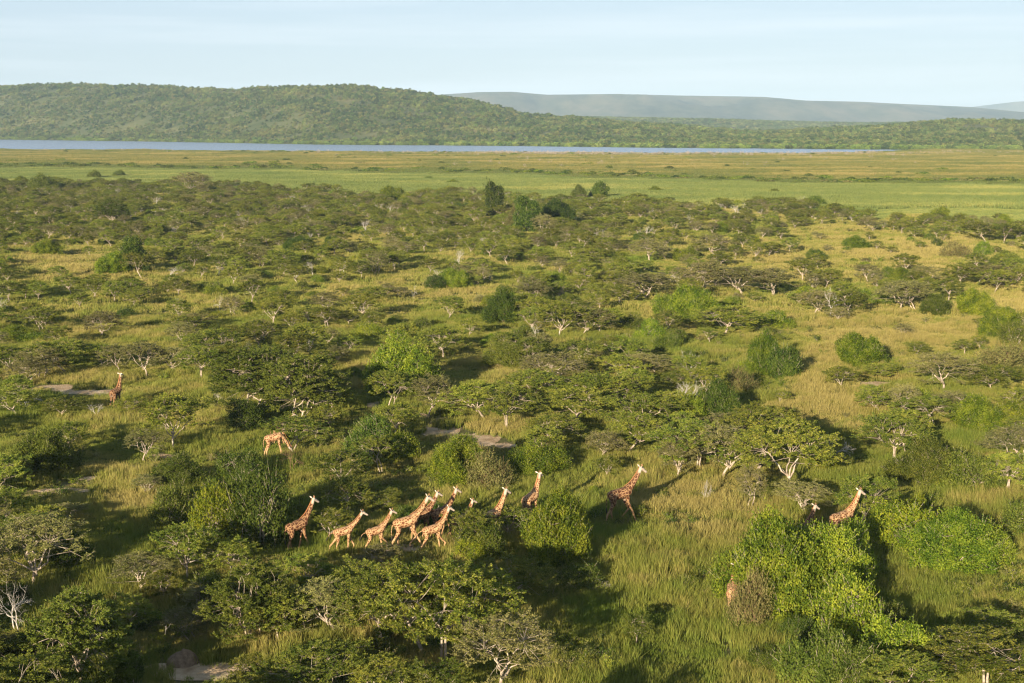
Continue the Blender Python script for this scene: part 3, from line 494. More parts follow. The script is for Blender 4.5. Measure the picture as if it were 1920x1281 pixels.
# filling-in trees between the ones placed by hand
def zone(px, py):
    """spacing (m) between trees and how likely a spot is taken"""
    if py > 860: return 6.0, .16
    if py < 470 and px < 1150: return 6.4, .60
    if py < 440: return 6.6, .52
    if px > 1180 and py < 620: return 7.6, .30
    if px > 1420: return 7.5, .16
    if px < 1000 and py < 620: return 7.6, .34
    return 7.4, .40
cand = []
yy = 88.0
while yy < 960:
    stp = 3.3; hw = yy * (W / 2 + 260) / F; xx = -hw
    while xx < hw:
        cand.append((xx + RNG.uniform(-1.6, 1.6), yy + RNG.uniform(-1.6, 1.6))); xx += stp
    yy += stp
cand = np.array(cand)[RNG.permutation(len(cand))]
CELL = 8.0; gridh = {}
def reg(x, y, r): gridh.setdefault((int(x // CELL), int(y // CELL)), []).append((x, y, r))
for x, y, r in occ: reg(x, y, max(r * .9, 1.0))
GIR_KEEP = [(218, 768), (515, 862), (522, 838), (556, 1040), (645, 1043), (703, 1040), (762, 1038), (800, 1015), (830, 1015), (812, 1040), (868, 1020), (925, 1020), (992, 1000), (1165, 987), (1570, 1020), (1503, 1030), (1368, 1142)]
gk = [ground_at(*p)[:2] for p in GIR_KEEP]
for x, y in gk: reg(x, y, 2.0)
FILL = []
for x, y in cand:
    px, py, dep = to_px(x, y)
    tl = lerp(TREE_LINE, px) + 3 * math.sin(px * .05)
    if py < tl or py > 1300: continue
    sp, pr = zone(px, py)
    if RNG.random() > .9: sp *= .7
    clear = any(in_poly(px, py, c) for c in CLEAR)
    n0 = mnoise.noise(Vector((x / 26, y / 38, 0)))
    if clear: pr = .035
    elif n0 < -.12: pr *= .25 if py > 440 else .55
    if RNG.random() > pr or soil_at(px, py): continue
    # keep trees from hiding the herd
    if any(abs(px - gx) < 55 and 0 < py - gy < 95 for gx, gy in GIR_KEEP): continue
    ci, cj = int(x // CELL), int(y // CELL); bad = False
    for a in (-1, 0, 1):
        for b in (-1, 0, 1):
            for ox, oy, orr in gridh.get((ci + a, cj + b), ()):
                if (x - ox) ** 2 + (y - oy) ** 2 < max(sp * .5 + orr * .55, orr) ** 2: bad = True; break
            if bad: break
        if bad: break
    if bad: continue
    u = RNG.random(); far = py < 480
    if clear: k = 'a' if u < .5 else ('g' if u < .75 else 'w'); sc = RNG.uniform(.35, .6)
    else:
        k = 'a' if u < .50 else 'w' if u < .61 else 'o' if u < (.70 if py > 480 else .66) else 'g' if u < .88 else 'y' if u < .905 else 'k' if u < .945 else 's' if u < .96 else 'd'
        sc = RNG.uniform(.62, 1.08)
        if k in 'gkosy': sc *= RNG.uniform(.42, 1.0)
    reg(x, y, 2.3 * sc)
    FILL.append((dep, k, x, y, sc, px, py))
FILL.sort(key=lambda f: f[0])
cnt = {}
for it in ITEMS: cnt[NAME[it['k']]] = cnt.get(NAME[it['k']], 0) + 1
REST = []
for dep, k, x, y, sc, px, py in FILL:
    nm = NAME[k]; pk = proto_key(k); i = int(RNG.integers(len(P[pk]))); _, _, ph, pr_ = P[pk][i]
    hz = sc * RNG.uniform(.82, 1.12)
    inframe = -20 < px < 1940
    if cnt.get(nm, 0) < (230 if nm == 'leafy_bush' else 285 if nm == 'acacia_tree' else 180) and inframe:
        cnt[nm] = cnt.get(nm, 0) + 1
        ITEMS.append(dict(k=k, i=i, x=x, y=y, sx=sc, sz=hz, rot=RNG.uniform(0, 6.28), px=px, py=py, top=py - ph * hz * F / dep, w=2 * pr_ * sc * F / dep, label=None, hand=False))
    else: REST.append((k, i, x, y, sc))
print('items', len(ITEMS), 'rest', len(REST), cnt)

# ------------------------------------------------------------------ labels that single out each plant
LOOK = {'a': 'olive flat topped acacia', 'w': 'sparse pale twigged acacia', 't': 'large spreading olive tree', 'd': 'bare leafless tree', 'u': 'bare leafless tree', 'g': 'bright green bush', 'k': 'dark green bush', 'o': 'dull olive bush', 'y': 'yellow green bush', 'c': 'dense upright tree', 's': 'twiggy grey thorn bush'}
LAND = [(218, 768, 'the giraffe seen from behind'), (515, 850, 'the giraffe lowering its neck'), (556, 1040, 'the rearmost shaded giraffe'), (765, 1038, 'the largest herd giraffe'), (992, 1000, 'the giraffe over the bush'), (1165, 987, 'the big striding giraffe'),
        (1600, 990, 'the giraffe with raised neck'), (1555, 600, 'the white umbrella tree'), (1764, 733, 'the white limbed spreading acacia'), (247, 513, 'the dark cone shaped tree'), (1615, 693, 'the lone dome shaped bush'), (752, 745, 'the half shadowed big bush'),
        (938, 613, 'the creeper covered dark bush'), (1765, 411, 'the lone bush on the lawn'), (1345, 797, 'the dark middle right bush'), (833, 1245, 'the broad foreground acacia'), (152, 1292, 'the twisted white trunk tree'), (75, 900, 'the wide left edge bush'), (1290, 700, 'the white leafless tree'),
        (860, 502, 'the dead fanning tree'), (1300, 608, 'the broad bright bush'), (1530, 490, 'the compact round bush'), (1018, 449, 'the tall marsh edge clump'), (480, 775, 'the tall dark spreading tree'), (870, 815, 'the bare earth track'), (110, 732, 'the sandy left clearing'), (1640, 721, 'the sandy right clearing'), (1452, 1160, 'the huge lower right bush'), (223, 700, 'the slim white trunked acacia')]
ORD = ['nearest', 'second nearest', 'third nearest', 'fourth nearest', 'fifth nearest', 'sixth nearest', 'seventh nearest', 'eighth nearest', 'ninth nearest', 'tenth nearest', 'eleventh nearest', 'twelfth nearest', 'thirteenth nearest', 'fourteenth nearest', 'fifteenth nearest', 'sixteenth nearest', 'seventeenth nearest', 'eighteenth nearest', 'nineteenth nearest', 'twentieth nearest']
buckets = {}
for it in ITEMS:
    if it['label']: continue
    d = [(math.hypot(it['px'] - a, (it['py'] - b) * 1.6), j) for j, (a, b, _) in enumerate(LAND)]; dd, j = min(d)
    a, b, nm = LAND[j]; rel = ('behind' if it['py'] < b else 'in front') + (' and left of' if it['px'] < a else ' and right of')
    if abs(it['px'] - a) > 3.0 * abs(it['py'] - b): rel = 'left of' if it['px'] < a else 'right of'
    buckets.setdefault((LOOK[it['k']], rel, nm), []).append((dd, it))
for (look, rel, nm), lst in buckets.items():
    lst.sort(key=lambda q: q[0])
    for r, (dd, it) in enumerate(lst):
        it['label'] = f"{look} {rel} {nm}" + ('' if len(lst) == 1 else f", {ORD[min(r, 19)]}")
        if len(it['label'].split()) > 16: it['label'] = it['label'].replace('in front and', 'in front,')

used_proto = {}
def build_plant(it):
    k = it['k']; pk = it.get('pk') or proto_key(k); wm, cm, _, _ = PROTO_MESH[pk, it['i']]
    bush = k in 'gkoys'
    e = bpy.data.objects.new(NAME[k], wm if bush else None); COL.objects.link(e)
    e.location = (it['x'], it['y'], 0.05); q = 1 + .12 * math.sin(it['px'] * 1.7); tl = (.09 if not bush else .03) * math.sin(it['py'] * 2.3)
    e.rotation_euler = (tl, tl * math.cos(it['px']), it['rot']); e.scale = (it['sx'] * q, it['sx'] / q, it['sz'])
    e['label'] = it['label']; e['category'] = CAT[k]; e['group'] = GROUP[k]
    w = e
    if not bush: w = bpy.data.objects.new('trunk', wm); COL.objects.link(w); w.parent = e
    if k in 'du': set_mat(w, M['brownwood'] if 'in front' in it['label'] and it['px'] < 640 and it['py'] > 860 else M['dead'])
    if k in 's': set_mat(w, M['brownwood'] if it['hand'] else M['bark'])
    if cm:
        c = bpy.data.objects.new('crown' if k in 'awtc' else 'foliage', cm); COL.objects.link(c); c.parent = e
        set_mat(c, crown_mat(k))
for it in ITEMS: build_plant(it)

# ------------------------------------------------------------------ scattering as stuff (what nobody could count)
def hidden_coll(name, meshes):
    c = bpy.data.collections.new(name)
    for i, me in enumerate(meshes):
        o = bpy.data.objects.new(f'{name}_{i:02d}', me); c.objects.link(o)
    return c
def scatter(name, coll, pts, rot, scl, idx, tone=None, label=None, kind='stuff', tilt=None):
    pts = np.asarray(pts, np.float32); n = len(pts); me = bpy.data.meshes.new(name); me.vertices.add(n); me.vertices.foreach_set('co', pts.ravel())
    for nm, ty, dat in (('rot', 'FLOAT', rot), ('tone', 'FLOAT', tone if tone is not None else np.full(n, .5)), ('idx', 'INT', idx)):
        a = me.attributes.new(nm, ty, 'POINT'); a.data.foreach_set('value', np.asarray(dat, np.int32 if ty == 'INT' else np.float32))
    s = np.asarray(scl, np.float32); s = np.stack([s, s, s], 1) if s.ndim == 1 else s
    a = me.attributes.new('scl', 'FLOAT_VECTOR', 'POINT'); a.data.foreach_set('vector', s.ravel())
    o = obj(name, me, kind=kind)
    g = bpy.data.node_groups.new(name, 'GeometryNodeTree'); g.interface.new_socket('Geometry', in_out='INPUT', socket_type='NodeSocketGeometry'); g.interface.new_socket('Geometry', in_out='OUTPUT', socket_type='NodeSocketGeometry')
    gi = g.nodes.new('NodeGroupInput'); go = g.nodes.new('NodeGroupOutput'); ip = g.nodes.new('GeometryNodeInstanceOnPoints'); ci = g.nodes.new('GeometryNodeCollectionInfo')
    ci.inputs['Collection'].default_value = coll; ci.inputs['Separate Children'].default_value = True; ci.inputs['Reset Children'].default_value = True
    def na(nm, ty): q = g.nodes.new('GeometryNodeInputNamedAttribute'); q.data_type = ty; q.inputs['Name'].default_value = nm; return q.outputs['Attribute']
    cx = g.nodes.new('ShaderNodeCombineXYZ'); g.links.new(na('rot', 'FLOAT'), cx.inputs['Z']); er = g.nodes.new('FunctionNodeEulerToRotation'); g.links.new(cx.outputs[0], er.inputs[0])
    ip.inputs['Pick Instance'].default_value = True
    g.links.new(gi.outputs[0], ip.inputs['Points']); g.links.new(ci.outputs[0], ip.inputs['Instance']); g.links.new(na('idx', 'INT'), ip.inputs['Instance Index'])
    g.links.new(er.outputs[0], ip.inputs['Rotation']); g.links.new(na('scl', 'FLOAT_VECTOR'), ip.inputs['Scale']); g.links.new(ip.outputs[0], go.inputs[0])
    md = o.modifiers.new('scatter', 'NODES'); md.node_group = g
    if label: o['label'] = label; o['category'] = label.split()[-1] if False else name.replace('_', ' ')
    return o

def grass_tile(seed, size, n, hmin, hmax, wd, clump=True, lean=.35, mat='grass'):
    rng = np.random.default_rng(seed); mb = MB()
    if clump:
        nc = max(4, n // 26); C = rng.uniform(-size / 2, size / 2, (nc, 2)); which = rng.integers(0, nc, n); p = C[which] + rng.normal(0, .16 * max(1, wd / .035) ** .7, (n, 2)); hc = rng.uniform(.6, 1.1, nc)[which]; lc = rng.normal(0, 1, (nc, 2))[which]
    else: p = rng.uniform(-size / 2, size / 2, (n, 2)); hc = 1; lc = rng.normal(0, 1, (n, 2))
    h = rng.uniform(hmin, hmax, n) * hc; a = rng.uniform(0, 6.28, n); side = np.stack([np.cos(a), np.sin(a), np.zeros(n)], 1) * wd * .5
    b = np.stack([p[:, 0], p[:, 1], np.zeros(n)], 1); ld = np.stack([lc[:, 0] * .4 + rng.normal(0, .6, n), lc[:, 1] * .4 + rng.normal(0, .6, n), np.zeros(n)], 1) * (lean * h)[:, None]
    m = b + ld * .35 + np.array([0, 0, 1.0]) * (h * .55)[:, None]; t = b + ld + np.array([0, 0, 1.0]) * h[:, None]
    V = np.stack([b - side, b + side, m + side * .85, m - side * .85, t], 1).reshape(-1, 3); k = np.arange(n)[:, None] * 5
    q = k + np.array([0, 1, 2, 3]); tr = k + np.array([3, 2, 4]); at = np.tile([0, 0, .6, .6, 1.0], n)
    mb.add(V, q, 0, at); mb.f.append((tr + (mb.n - len(V))).astype(np.int32)); mb.m.append(np.zeros(len(tr), np.int32))
    return mb.mesh(f'tile{seed}', [M[mat]], att='hgt')

near_tiles = hidden_coll('near_grass', [grass_tile(10 + i, 3.2, 1500, .35, 1.0, .035) for i in range(5)] + [grass_tile(20 + i, 3.2, 1300, .15, .45, .045) for i in range(3)])
mid_tiles = hidden_coll('mid_grass', [grass_tile(30 + i, 8.0, 2400, .4, 1.0, .09) for i in range(4)] + [grass_tile(40 + i, 8.0, 1800, .2, .5, .11) for i in range(2)])
GREEN = [(1250, 1230, 170, 60), (1150, 1150, 90, 40), (1790, 1110, 110, 45), (250, 830, 120, 30), (1200, 490, 60, 12), (1150, 640, 90, 14), (60, 780, 110, 30), (1500, 640, 60, 25), (1680, 1000, 60, 60), (1850, 830, 90, 30), (1100, 1000, 60, 60), (560, 1000, 160, 60), (1540, 560, 90, 14)]
STRAW = [(1650, 640, 180, 45), (1540, 770, 80, 50), (1250, 950, 120, 60), (1400, 1000, 120, 40), (230, 960, 90, 35), (700, 560, 160, 30), (130, 500, 130, 35), (1650, 490, 200, 30), (1370, 530, 100, 20), (930, 810, 60, 20), (1240, 1090, 120, 60), (340, 790, 70, 50), (200, 720, 180, 25), (1900, 560, 60, 20), (360, 1190, 160, 40), (1890, 900, 50, 60)]
def tone_at(px, py, x, y):
    t = .70 + .42 * mnoise.noise(Vector((x / 18, y / 30, 2.2)))
    for a, b, w, h in GREEN: t -= .42 * math.exp(-((px - a) / w) ** 2 - ((py - b) / h) ** 2)
    for a, b, w, h in STRAW: t += .36 * math.exp(-((px - a) / w) ** 2 - ((py - b) / h) ** 2)
    if px > 1200 and py < 640: t += .12
    return t
def lay(y0, y1, step, nmain, nshort, margin=160):
    pts, rot, scl, idx, tone = [], [], [], [], []; y = y0
    while y < y1:
        hw = y * (W / 2 + margin) / F + 3; x = -hw
        while x < hw:
            X = x + RNG.uniform(-.4, .4) * step; Y = y + RNG.uniform(-.4, .4) * step; px, py, _ = to_px(X, Y)
            if py > lerp(TREE_LINE, px) - 1.5 and not (soil_at(px, py) and RNG.random() < .9):
                nn = mnoise.noise(Vector((X / 9, Y / 9, 8.8))); short = nn < -.12
                pts.append((X, Y, .04)); rot.append(RNG.uniform(0, 6.28)); s = RNG.uniform(.8, 1.2); scl.append((s, s, s * (.95 + .6 * nn) * RNG.uniform(.7, 1.3)))
                idx.append(nmain + int(RNG.integers(nshort)) if short else int(RNG.integers(nmain))); tone.append(tone_at(px, py, X, Y) + RNG.normal(0, .04))
            x += step
        y += step
    return pts, rot, np.array(scl, np.float32), idx, tone
g1 = lay(80, 250, 2.0, 5, 3, 240); scatter('grass', near_tiles, *g1)
g2 = lay(245, 960, 5.4, 4, 2, 160); scatter('far_grass', mid_tiles, *g2)

# low plants and seedling bushes among the grass
def small_plant(seed, h, r, n, leaf):
    rng = np.random.default_rng(seed); mb = MB(); wd = MB()
    for k in range(9):
        a = rng.uniform(0, 6.28); e = np.array([math.cos(a) * r * rng.uniform(.2, 1), math.sin(a) * r * rng.uniform(.2, 1), h * rng.uniform(.5, 1)])
        tube(mb, curve([0, 0, 0], e, bezier_bend(rng, .05), 3), [.015, .012, .006], 3, mat=1); m_ = n // 9; u = rng.uniform(.3, 1.1, m_)[:, None]
        leaves(mb, e * u + rng.normal(0, .09 * r, (m_, 3)), nrm(rng.normal(0, 1, (m_, 3)) + [0, 0, .4]), nrm(rng.normal(0, 1, (m_, 3)) + [0, 0, .8]), leaf, leaf * .55)
    return mb
sp = [small_plant(700 + i, 1.0, .7, 420, .12).mesh('small', [M[['olive', 'bright', 'grey', 'dark', 'acacia', 'olive'][i]], M['bark']]) for i in range(6)]
small_c = hidden_coll('small_plants', sp)
pts, rot, scl, idx = [], [], [], []
for _ in range(5200):
    py = 380 + 900 * RNG.random() ** 1.1; px = RNG.uniform(-60, 1980)
    if py < lerp(TREE_LINE, px) + 2 or soil_at(px, py): continue
    x, y, t = ground_at(px, py)
    if mnoise.noise(Vector((x / 14, y / 14, 5.5))) < -.12: continue
    pts.append((x, y, .03)); rot.append(RNG.uniform(0, 6.28)); s = RNG.uniform(.5, 1.25) * (1 + max(0, t - 150) / 500); scl.append((s, s, s * RNG.uniform(.5, 1.0))); idx.append(int(RNG.integers(6)))
scatter('undergrowth', small_c, pts, rot, scl, idx)

# trees past the counted ones
def combo(k, i, mat):
    w_, c_, _, _ = P[proto_key(k)][i]; mb = MB(); mb.merge(w_, 0)
    if c_: mb.merge(c_, 1)
    return mb.mesh('tree', [M['bark'] if c_ else M['dead'], mat])
keys = [('a', i) for i in range(8)] + [('w', i) for i in range(6)] + [('g', i) for i in range(3)] + [('k', i) for i in range(2)] + [('o', i) for i in range(3)] + [('y', i) for i in range(2)] + [('s', 0), ('d', 0), ('d', 1)]
rest_c = hidden_coll('far_trees', [combo(k, i, crown_mat(k)) for k, i in keys]); bykey = {}
for j, (k, i) in enumerate(keys): bykey.setdefault(k, []).append(j)
# more of the woodland beyond both sides of the frame is left out
pts = [(x, y, .05) for k, i, x, y, sc in REST]; idx = [bykey[k][i % len(bykey[k])] for k, i, x, y, sc in REST]
scl = [(sc, sc, sc * RNG.uniform(.85, 1.1)) for k, i, x, y, sc in REST]
scatter('far_acacia_woodland', rest_c, pts, RNG.uniform(0, 6.28, len(pts)), scl, idx)

# reeds of the green marsh, rusty ferns of the swamp
reed_c = hidden_coll('reed_tiles', [grass_tile(60 + i, 14.0, 2600, .7, 1.8, .28, mat='reed') for i in range(4)])
fern_c = hidden_coll('fern_tiles', [grass_tile(70 + i, 18.0, 2600, .6, 2.3, .5, mat='fern', lean=.7) for i in range(4)])
lawn_c = hidden_coll('lawn_tiles', [grass_tile(80 + i, 9.0, 1600, .1, .35, .16, mat='reed') for i in range(2)])
def band(top, bot, step, nidx, tf, x0=-160, x1=2080, ymin=0, ymax=1e9, keep=lambda px, py: True):
    pts, rot, scl, idx, tone = [], [], [], [], []; y = Dof(max(lerp(bot, np.array([x0, 960, x1])))) - 30; yend = Dof(min(lerp(top, np.array([x0, 960, x1])))) + 30
    while y < yend:
        hw0 = y * (x0 - W / 2) / F; hw1 = y * (x1 - W / 2) / F; x = hw0
        while x < hw1:
            X = x + RNG.uniform(-.4, .4) * step; Y = y + RNG.uniform(-.4, .4) * step; px, py, _ = to_px(X, Y)
            if lerp(top, px) - .2 < py < lerp(bot, px) + 1 and keep(px, py):
                hv = 1 + .5 * mnoise.noise(Vector((X / 30, Y / 30, 1.0))) ; pts.append((X, Y, .08)); rot.append(RNG.uniform(0, 6.28)); scl.append((1, 1, hv)); idx.append(int(RNG.integers(nidx))); tone.append(tf(px, py, X, Y))
            x += step
        y += step
    return pts, rot, scl, idx, tone
in_lawn = lambda px, py: px > 1600 and py > lerp([(1560, 397), (1640, 392), (1750, 389), (2500, 400)], px)
b1 = band(SWAMP_EDGE, TREE_LINE, 9.0, 4, lambda px, py, x, y: .48 + .8 * mnoise.noise(Vector((x / 70, y / 30, 0))) + .1 * (px > 1500) * (py < 370), keep=lambda px, py: not in_lawn(px, py)); scatter('marsh_reeds', reed_c, *b1)
b3 = band([(-500, 397), (1560, 397), (1640, 392), (1750, 389), (2500, 400)], TREE_LINE, 6.0, 2, lambda px, py, x, y: .75 + .3 * mnoise.noise(Vector((x / 30, y / 15, 0))), x0=1600, keep=in_lawn); scatter('lawn_grass', lawn_c, *b3)
b2 = band(NEAR_SHORE, SWAMP_EDGE, 12.0, 4, lambda px, py, x, y: .60 + .8 * mnoise.noise(Vector((x / 90, y / 40, 4))) - .75 * math.exp(-((py - lerp(SWAMP_EDGE, px)) / 5.5) ** 2) - .25 * math.exp(-((py - lerp(NEAR_SHORE, px)) / 2.5) ** 2)); scatter('swamp_ferns', fern_c, *b2)

# shrubs dotting the swamp edge, dead trees standing along the near shore
swc = hidden_coll('swamp_shrubs', [bush_proto(800 + i, R=3.0, H=2.4, nleaf=1500, lobes=9, leaf=.5, twigs=0)[1].mesh('sh', [M[m]]) for i, m in enumerate(('olive', 'bright', 'dark', 'grey'))])
pts, scl, idx = [], [], []
for _ in range(1500):
    px = RNG.uniform(-60, 1980)
    if RNG.random() < .62: py = lerp(SWAMP_EDGE, px) - abs(RNG.normal(0, 3.2))
    elif RNG.random() < .5: py = lerp(NEAR_SHORE, px) + abs(RNG.normal(0, 1.5)) + .4
    else: py = RNG.uniform(lerp(NEAR_SHORE, px), lerp(SWAMP_EDGE, px))
    if mnoise.noise(Vector((px / 60, py / 8, 0))) < -.25: continue
    x, y, t = ground_at(px, py); pts.append((x, y, .05)); s = RNG.uniform(.6, 1.6); scl.append((s * 1.4, s * 1.4, s * .8)); idx.append(int(RNG.integers(4)))
scatter('swamp_shrubs', swc, pts, RNG.uniform(0, 6.28, len(pts)), scl, idx)
dtc = hidden_coll('drowned_trees', [bare_proto(600 + i, H=5, stems=3, spread=.5, levels=4, rad=.10)[0].mesh('dt', [M['bark']]) for i in range(4)])
pts, scl, idx = [], [], []
for _ in range(900):
    px = RNG.normal(1380, 260) if RNG.random() < .6 else RNG.normal(1010, 90)
    if RNG.random() < .08: px = RNG.uniform(0, 1900)
    py = lerp(NEAR_SHORE, px) + RNG.uniform(.5, 4) + (RNG.random() < .06) * RNG.uniform(0, 25)
    if px > 1660: py += 5
    x, y, t = ground_at(px, py); pts.append((x, y, .05)); s = RNG.uniform(.5, 1.15); scl.append((s * 1.2, s * 1.2, s)); idx.append(int(RNG.integers(4)))
scatter('drowned_trees', dtc, pts, RNG.uniform(0, 6.28, len(pts)), scl, idx)

# woodland on the ridge behind the lake, bushes along its shore
def clump(seed, nl=260, leaf=1.0):
    return bush_proto(seed, R=3.2, H=4.6, nleaf=nl, lobes=7, leaf=leaf, twigs=0)[1]
wd_c = hidden_coll('hill_trees', [clump(900 + i).mesh('ht', [M[m]]) for i, m in enumerate(('hill', 'hill', 'hill', 'hill', 'grey', 'hill'))])
sh_c = hidden_coll('shore_trees', [clump(920 + i).mesh('st', [M[m]]) for i, m in enumerate(('shore', 'shore', 'shore', 'hill'))])
pts, scl, idx = [], [], []
for _ in range(120000):
    px = RNG.uniform(-140, 2060); yb = float(row_dist(lerp(FAR_SHORE, px))) + 30; y = yb + 1500 * RNG.random() ** 1.05
    x = (px - W / 2) * y * .99 / F
    n = mnoise.noise(Vector((x / 70, y / 110, 0))) + .5 * mnoise.noise(Vector((x / 22, y / 30, 3)))
    if RNG.random() > .55 + .9 * n: continue
    if y > yb + 1250 and px < 1300: continue
    z = land_n(x, y); s = RNG.choice([.6, .8, 1.0, 1.5], p=[.3, .35, .25, .10]) * RNG.uniform(.85, 1.15) * (1 + .35 * ((y - yb) / 1000 > .5) * (n > 0.0)); pts.append((x, y, z - .3)); scl.append((s * 1.15, s * 1.15, s)); idx.append(int(RNG.integers(6)))
print('hill trees', len(pts)); scatter('hill_woodland', wd_c, pts, RNG.uniform(0, 6.28, len(pts)), scl, idx)
pts, scl, idx = [], [], []
for _ in range(2600):
    px = RNG.uniform(-100, 2000); yb = float(row_dist(lerp(FAR_SHORE, px))); y = yb + abs(RNG.normal(0, 30)) + 6
    if mnoise.noise(Vector((px / 40, 2, 0))) < -.22: continue
    x = (px - W / 2) * y * .99 / F; s = RNG.uniform(.6, 1.7); pts.append((x, y, land_n(x, y))); scl.append((s * 1.2, s * 1.2, s)); idx.append(int(RNG.integers(4)))
scatter('shore_bushes', sh_c, pts, RNG.uniform(0, 6.28, len(pts)), scl, idx)
pts, scl, idx = [], [], []
for _ in range(16000):
    px = RNG.uniform(1000, 2060); s_ = RNG.uniform(-.9, .25); y = 5600 + 900 * s_; x = (px - W / 2) * y * .99 / F
    zc = CH + (HOR - lerp(PLAT, px)) * 5600 / (F * 1.024); k = 1 - abs(s_) ** 1.6 if s_ < 0 else 1 - .8 * s_ * s_
    nzv = mnoise.fractal(Vector((x / 500, y / 1200, 1.1)), 0.9, 2.1, 5)
    pts.append((x, y, zc * k + zc * .6 * nzv * min(1, max(0, -s_ * 2.2)) * k)); s = RNG.uniform(.9, 2.0); scl.append((s * 1.5, s * 1.5, s)); idx.append(int(RNG.integers(6)))
scatter('distant_woodland', wd_c, pts, RNG.uniform(0, 6.28, len(pts)), scl, idx)

# ------------------------------------------------------------------ termite mound
cx, cy, _ = ground_at(342, 1246); mb = MB(); th = np.linspace(0, 2 * math.pi, 20, endpoint=False); rings = [(1.0, 0), (.92, .3), (.7, .62), (.42, .86), (.16, .98), (0.01, 1.0)]
V = [(r * 1.1 * math.cos(t) * (1 + .2 * mnoise.noise(Vector((math.cos(t) * 2, math.sin(t) * 2, z * 3)))), r * .95 * math.sin(t) * (1 + .2 * mnoise.noise(Vector((math.cos(t) * 2, 5 + math.sin(t) * 2, z * 3)))), z * .95 * (1 + .12 * math.cos(t))) for r, z in rings for t in th]
i = np.arange(120).reshape(6, 20); nx = np.roll(i, -1, 1); mb.add(V, np.stack([i[:-1], nx[:-1], nx[1:], i[1:]], -1).reshape(-1, 4))
tm = obj('termite_mound', mb.mesh('termite_mound', [M['mound']], True), loc=(cx, cy, 0)); tm['label'] = 'low grey brown termite mound on bare earth at lower left'; tm['category'] = 'termite mound'

# ------------------------------------------------------------------ giraffes
def giraffe_mat(name, patch, line, scale, edge):
    m, n = new_mat(name); o = n.nodes.new('ShaderNodeOutputMaterial'); b = n.nodes.new('ShaderNodeBsdfPrincipled'); b.inputs['Roughness'].default_value = .7; b.inputs['Specular IOR Level'].default_value = .2
    tcn = n.nodes.new('ShaderNodeTexCoord'); nz = n.nodes.new('ShaderNodeTexNoise'); nz.inputs['Scale'].default_value = 7; n.links.new(tcn.outputs['Object'], nz.inputs['Vector'])
    ad = n.nodes.new('ShaderNodeMixRGB'); ad.blend_type = 'LINEAR_LIGHT'; ad.inputs[0].default_value = .07; n.links.new(tcn.outputs['Object'], ad.inputs[1]); n.links.new(nz.outputs['Color'], ad.inputs[2])
    vo = n.nodes.new('ShaderNodeTexVoronoi'); vo.feature = 'DISTANCE_TO_EDGE'; vo.inputs['Scale'].default_value = scale; n.links.new(ad.outputs[0], vo.inputs['Vector'])
    r = n.nodes.new('ShaderNodeMapRange'); r.inputs['From Min'].default_value = edge * .7; r.inputs['From Max'].default_value = edge * 1.3; n.links.new(vo.outputs['Distance'], r.inputs['Value'])
    mx = n.nodes.new('ShaderNodeMix'); mx.data_type = 'RGBA'; mx.inputs['A'].default_value = (*line, 1); mx.inputs['B'].default_value = (*patch, 1)
    at = n.nodes.new('ShaderNodeAttribute'); at.attribute_name = 'plain'; su = n.nodes.new('ShaderNodeMath'); su.operation = 'SUBTRACT'; su.use_clamp = True
    n.links.new(r.outputs[0], su.inputs[0]); n.links.new(at.outputs['Fac'], su.inputs[1]); n.links.new(su.outputs[0], mx.inputs['Factor'])
    ap = n.nodes.new('ShaderNodeAttribute'); ap.attribute_name = 'pale'; m2 = n.nodes.new('ShaderNodeMix'); m2.data_type = 'RGBA'; m2.inputs['B'].default_value = (.44, .36, .28, 1)
    n.links.new(ap.outputs['Fac'], m2.inputs['Factor']); n.links.new(mx.outputs['Result'], m2.inputs['A']); n.links.new(m2.outputs['Result'], b.inputs['Base Color']); n.links.new(b.outputs[0], o.inputs['Surface']); return m
def plain_mat(name, c, rough=.7):
    m, n = new_mat(name); o = n.nodes.new('ShaderNodeOutputMaterial'); b = n.nodes.new('ShaderNodeBsdfPrincipled'); b.inputs['Base Color'].default_value = (*c, 1); b.inputs['Roughness'].default_value = rough; n.links.new(b.outputs[0], o.inputs['Surface']); return m
GM = {'light': giraffe_mat('giraffe_coat', (.135, .052, .02), (.47, .30, .155), 5.0, .12), 'male_shaded': giraffe_mat('dark_giraffe_coat', (.08, .03, .014), (.33, .20, .10), 4.2, .085)}  # second coat: the male's own dark tone, and shade put into shaded giraffes
M['mane'] = plain_mat('giraffe_mane', (.36, .15, .05)); M['ear'] = plain_mat('giraffe_ear', (.60, .50, .42)); M['tuft'] = plain_mat('giraffe_tail_tuft', (.02, .015, .012)); M['eye'] = plain_mat('giraffe_eye', (.01, .008, .007), .15); M['horn'] = plain_mat('giraffe_horn', (.30, .16, .08)); M['hoof'] = plain_mat('giraffe_hoof', (.12, .09, .07))

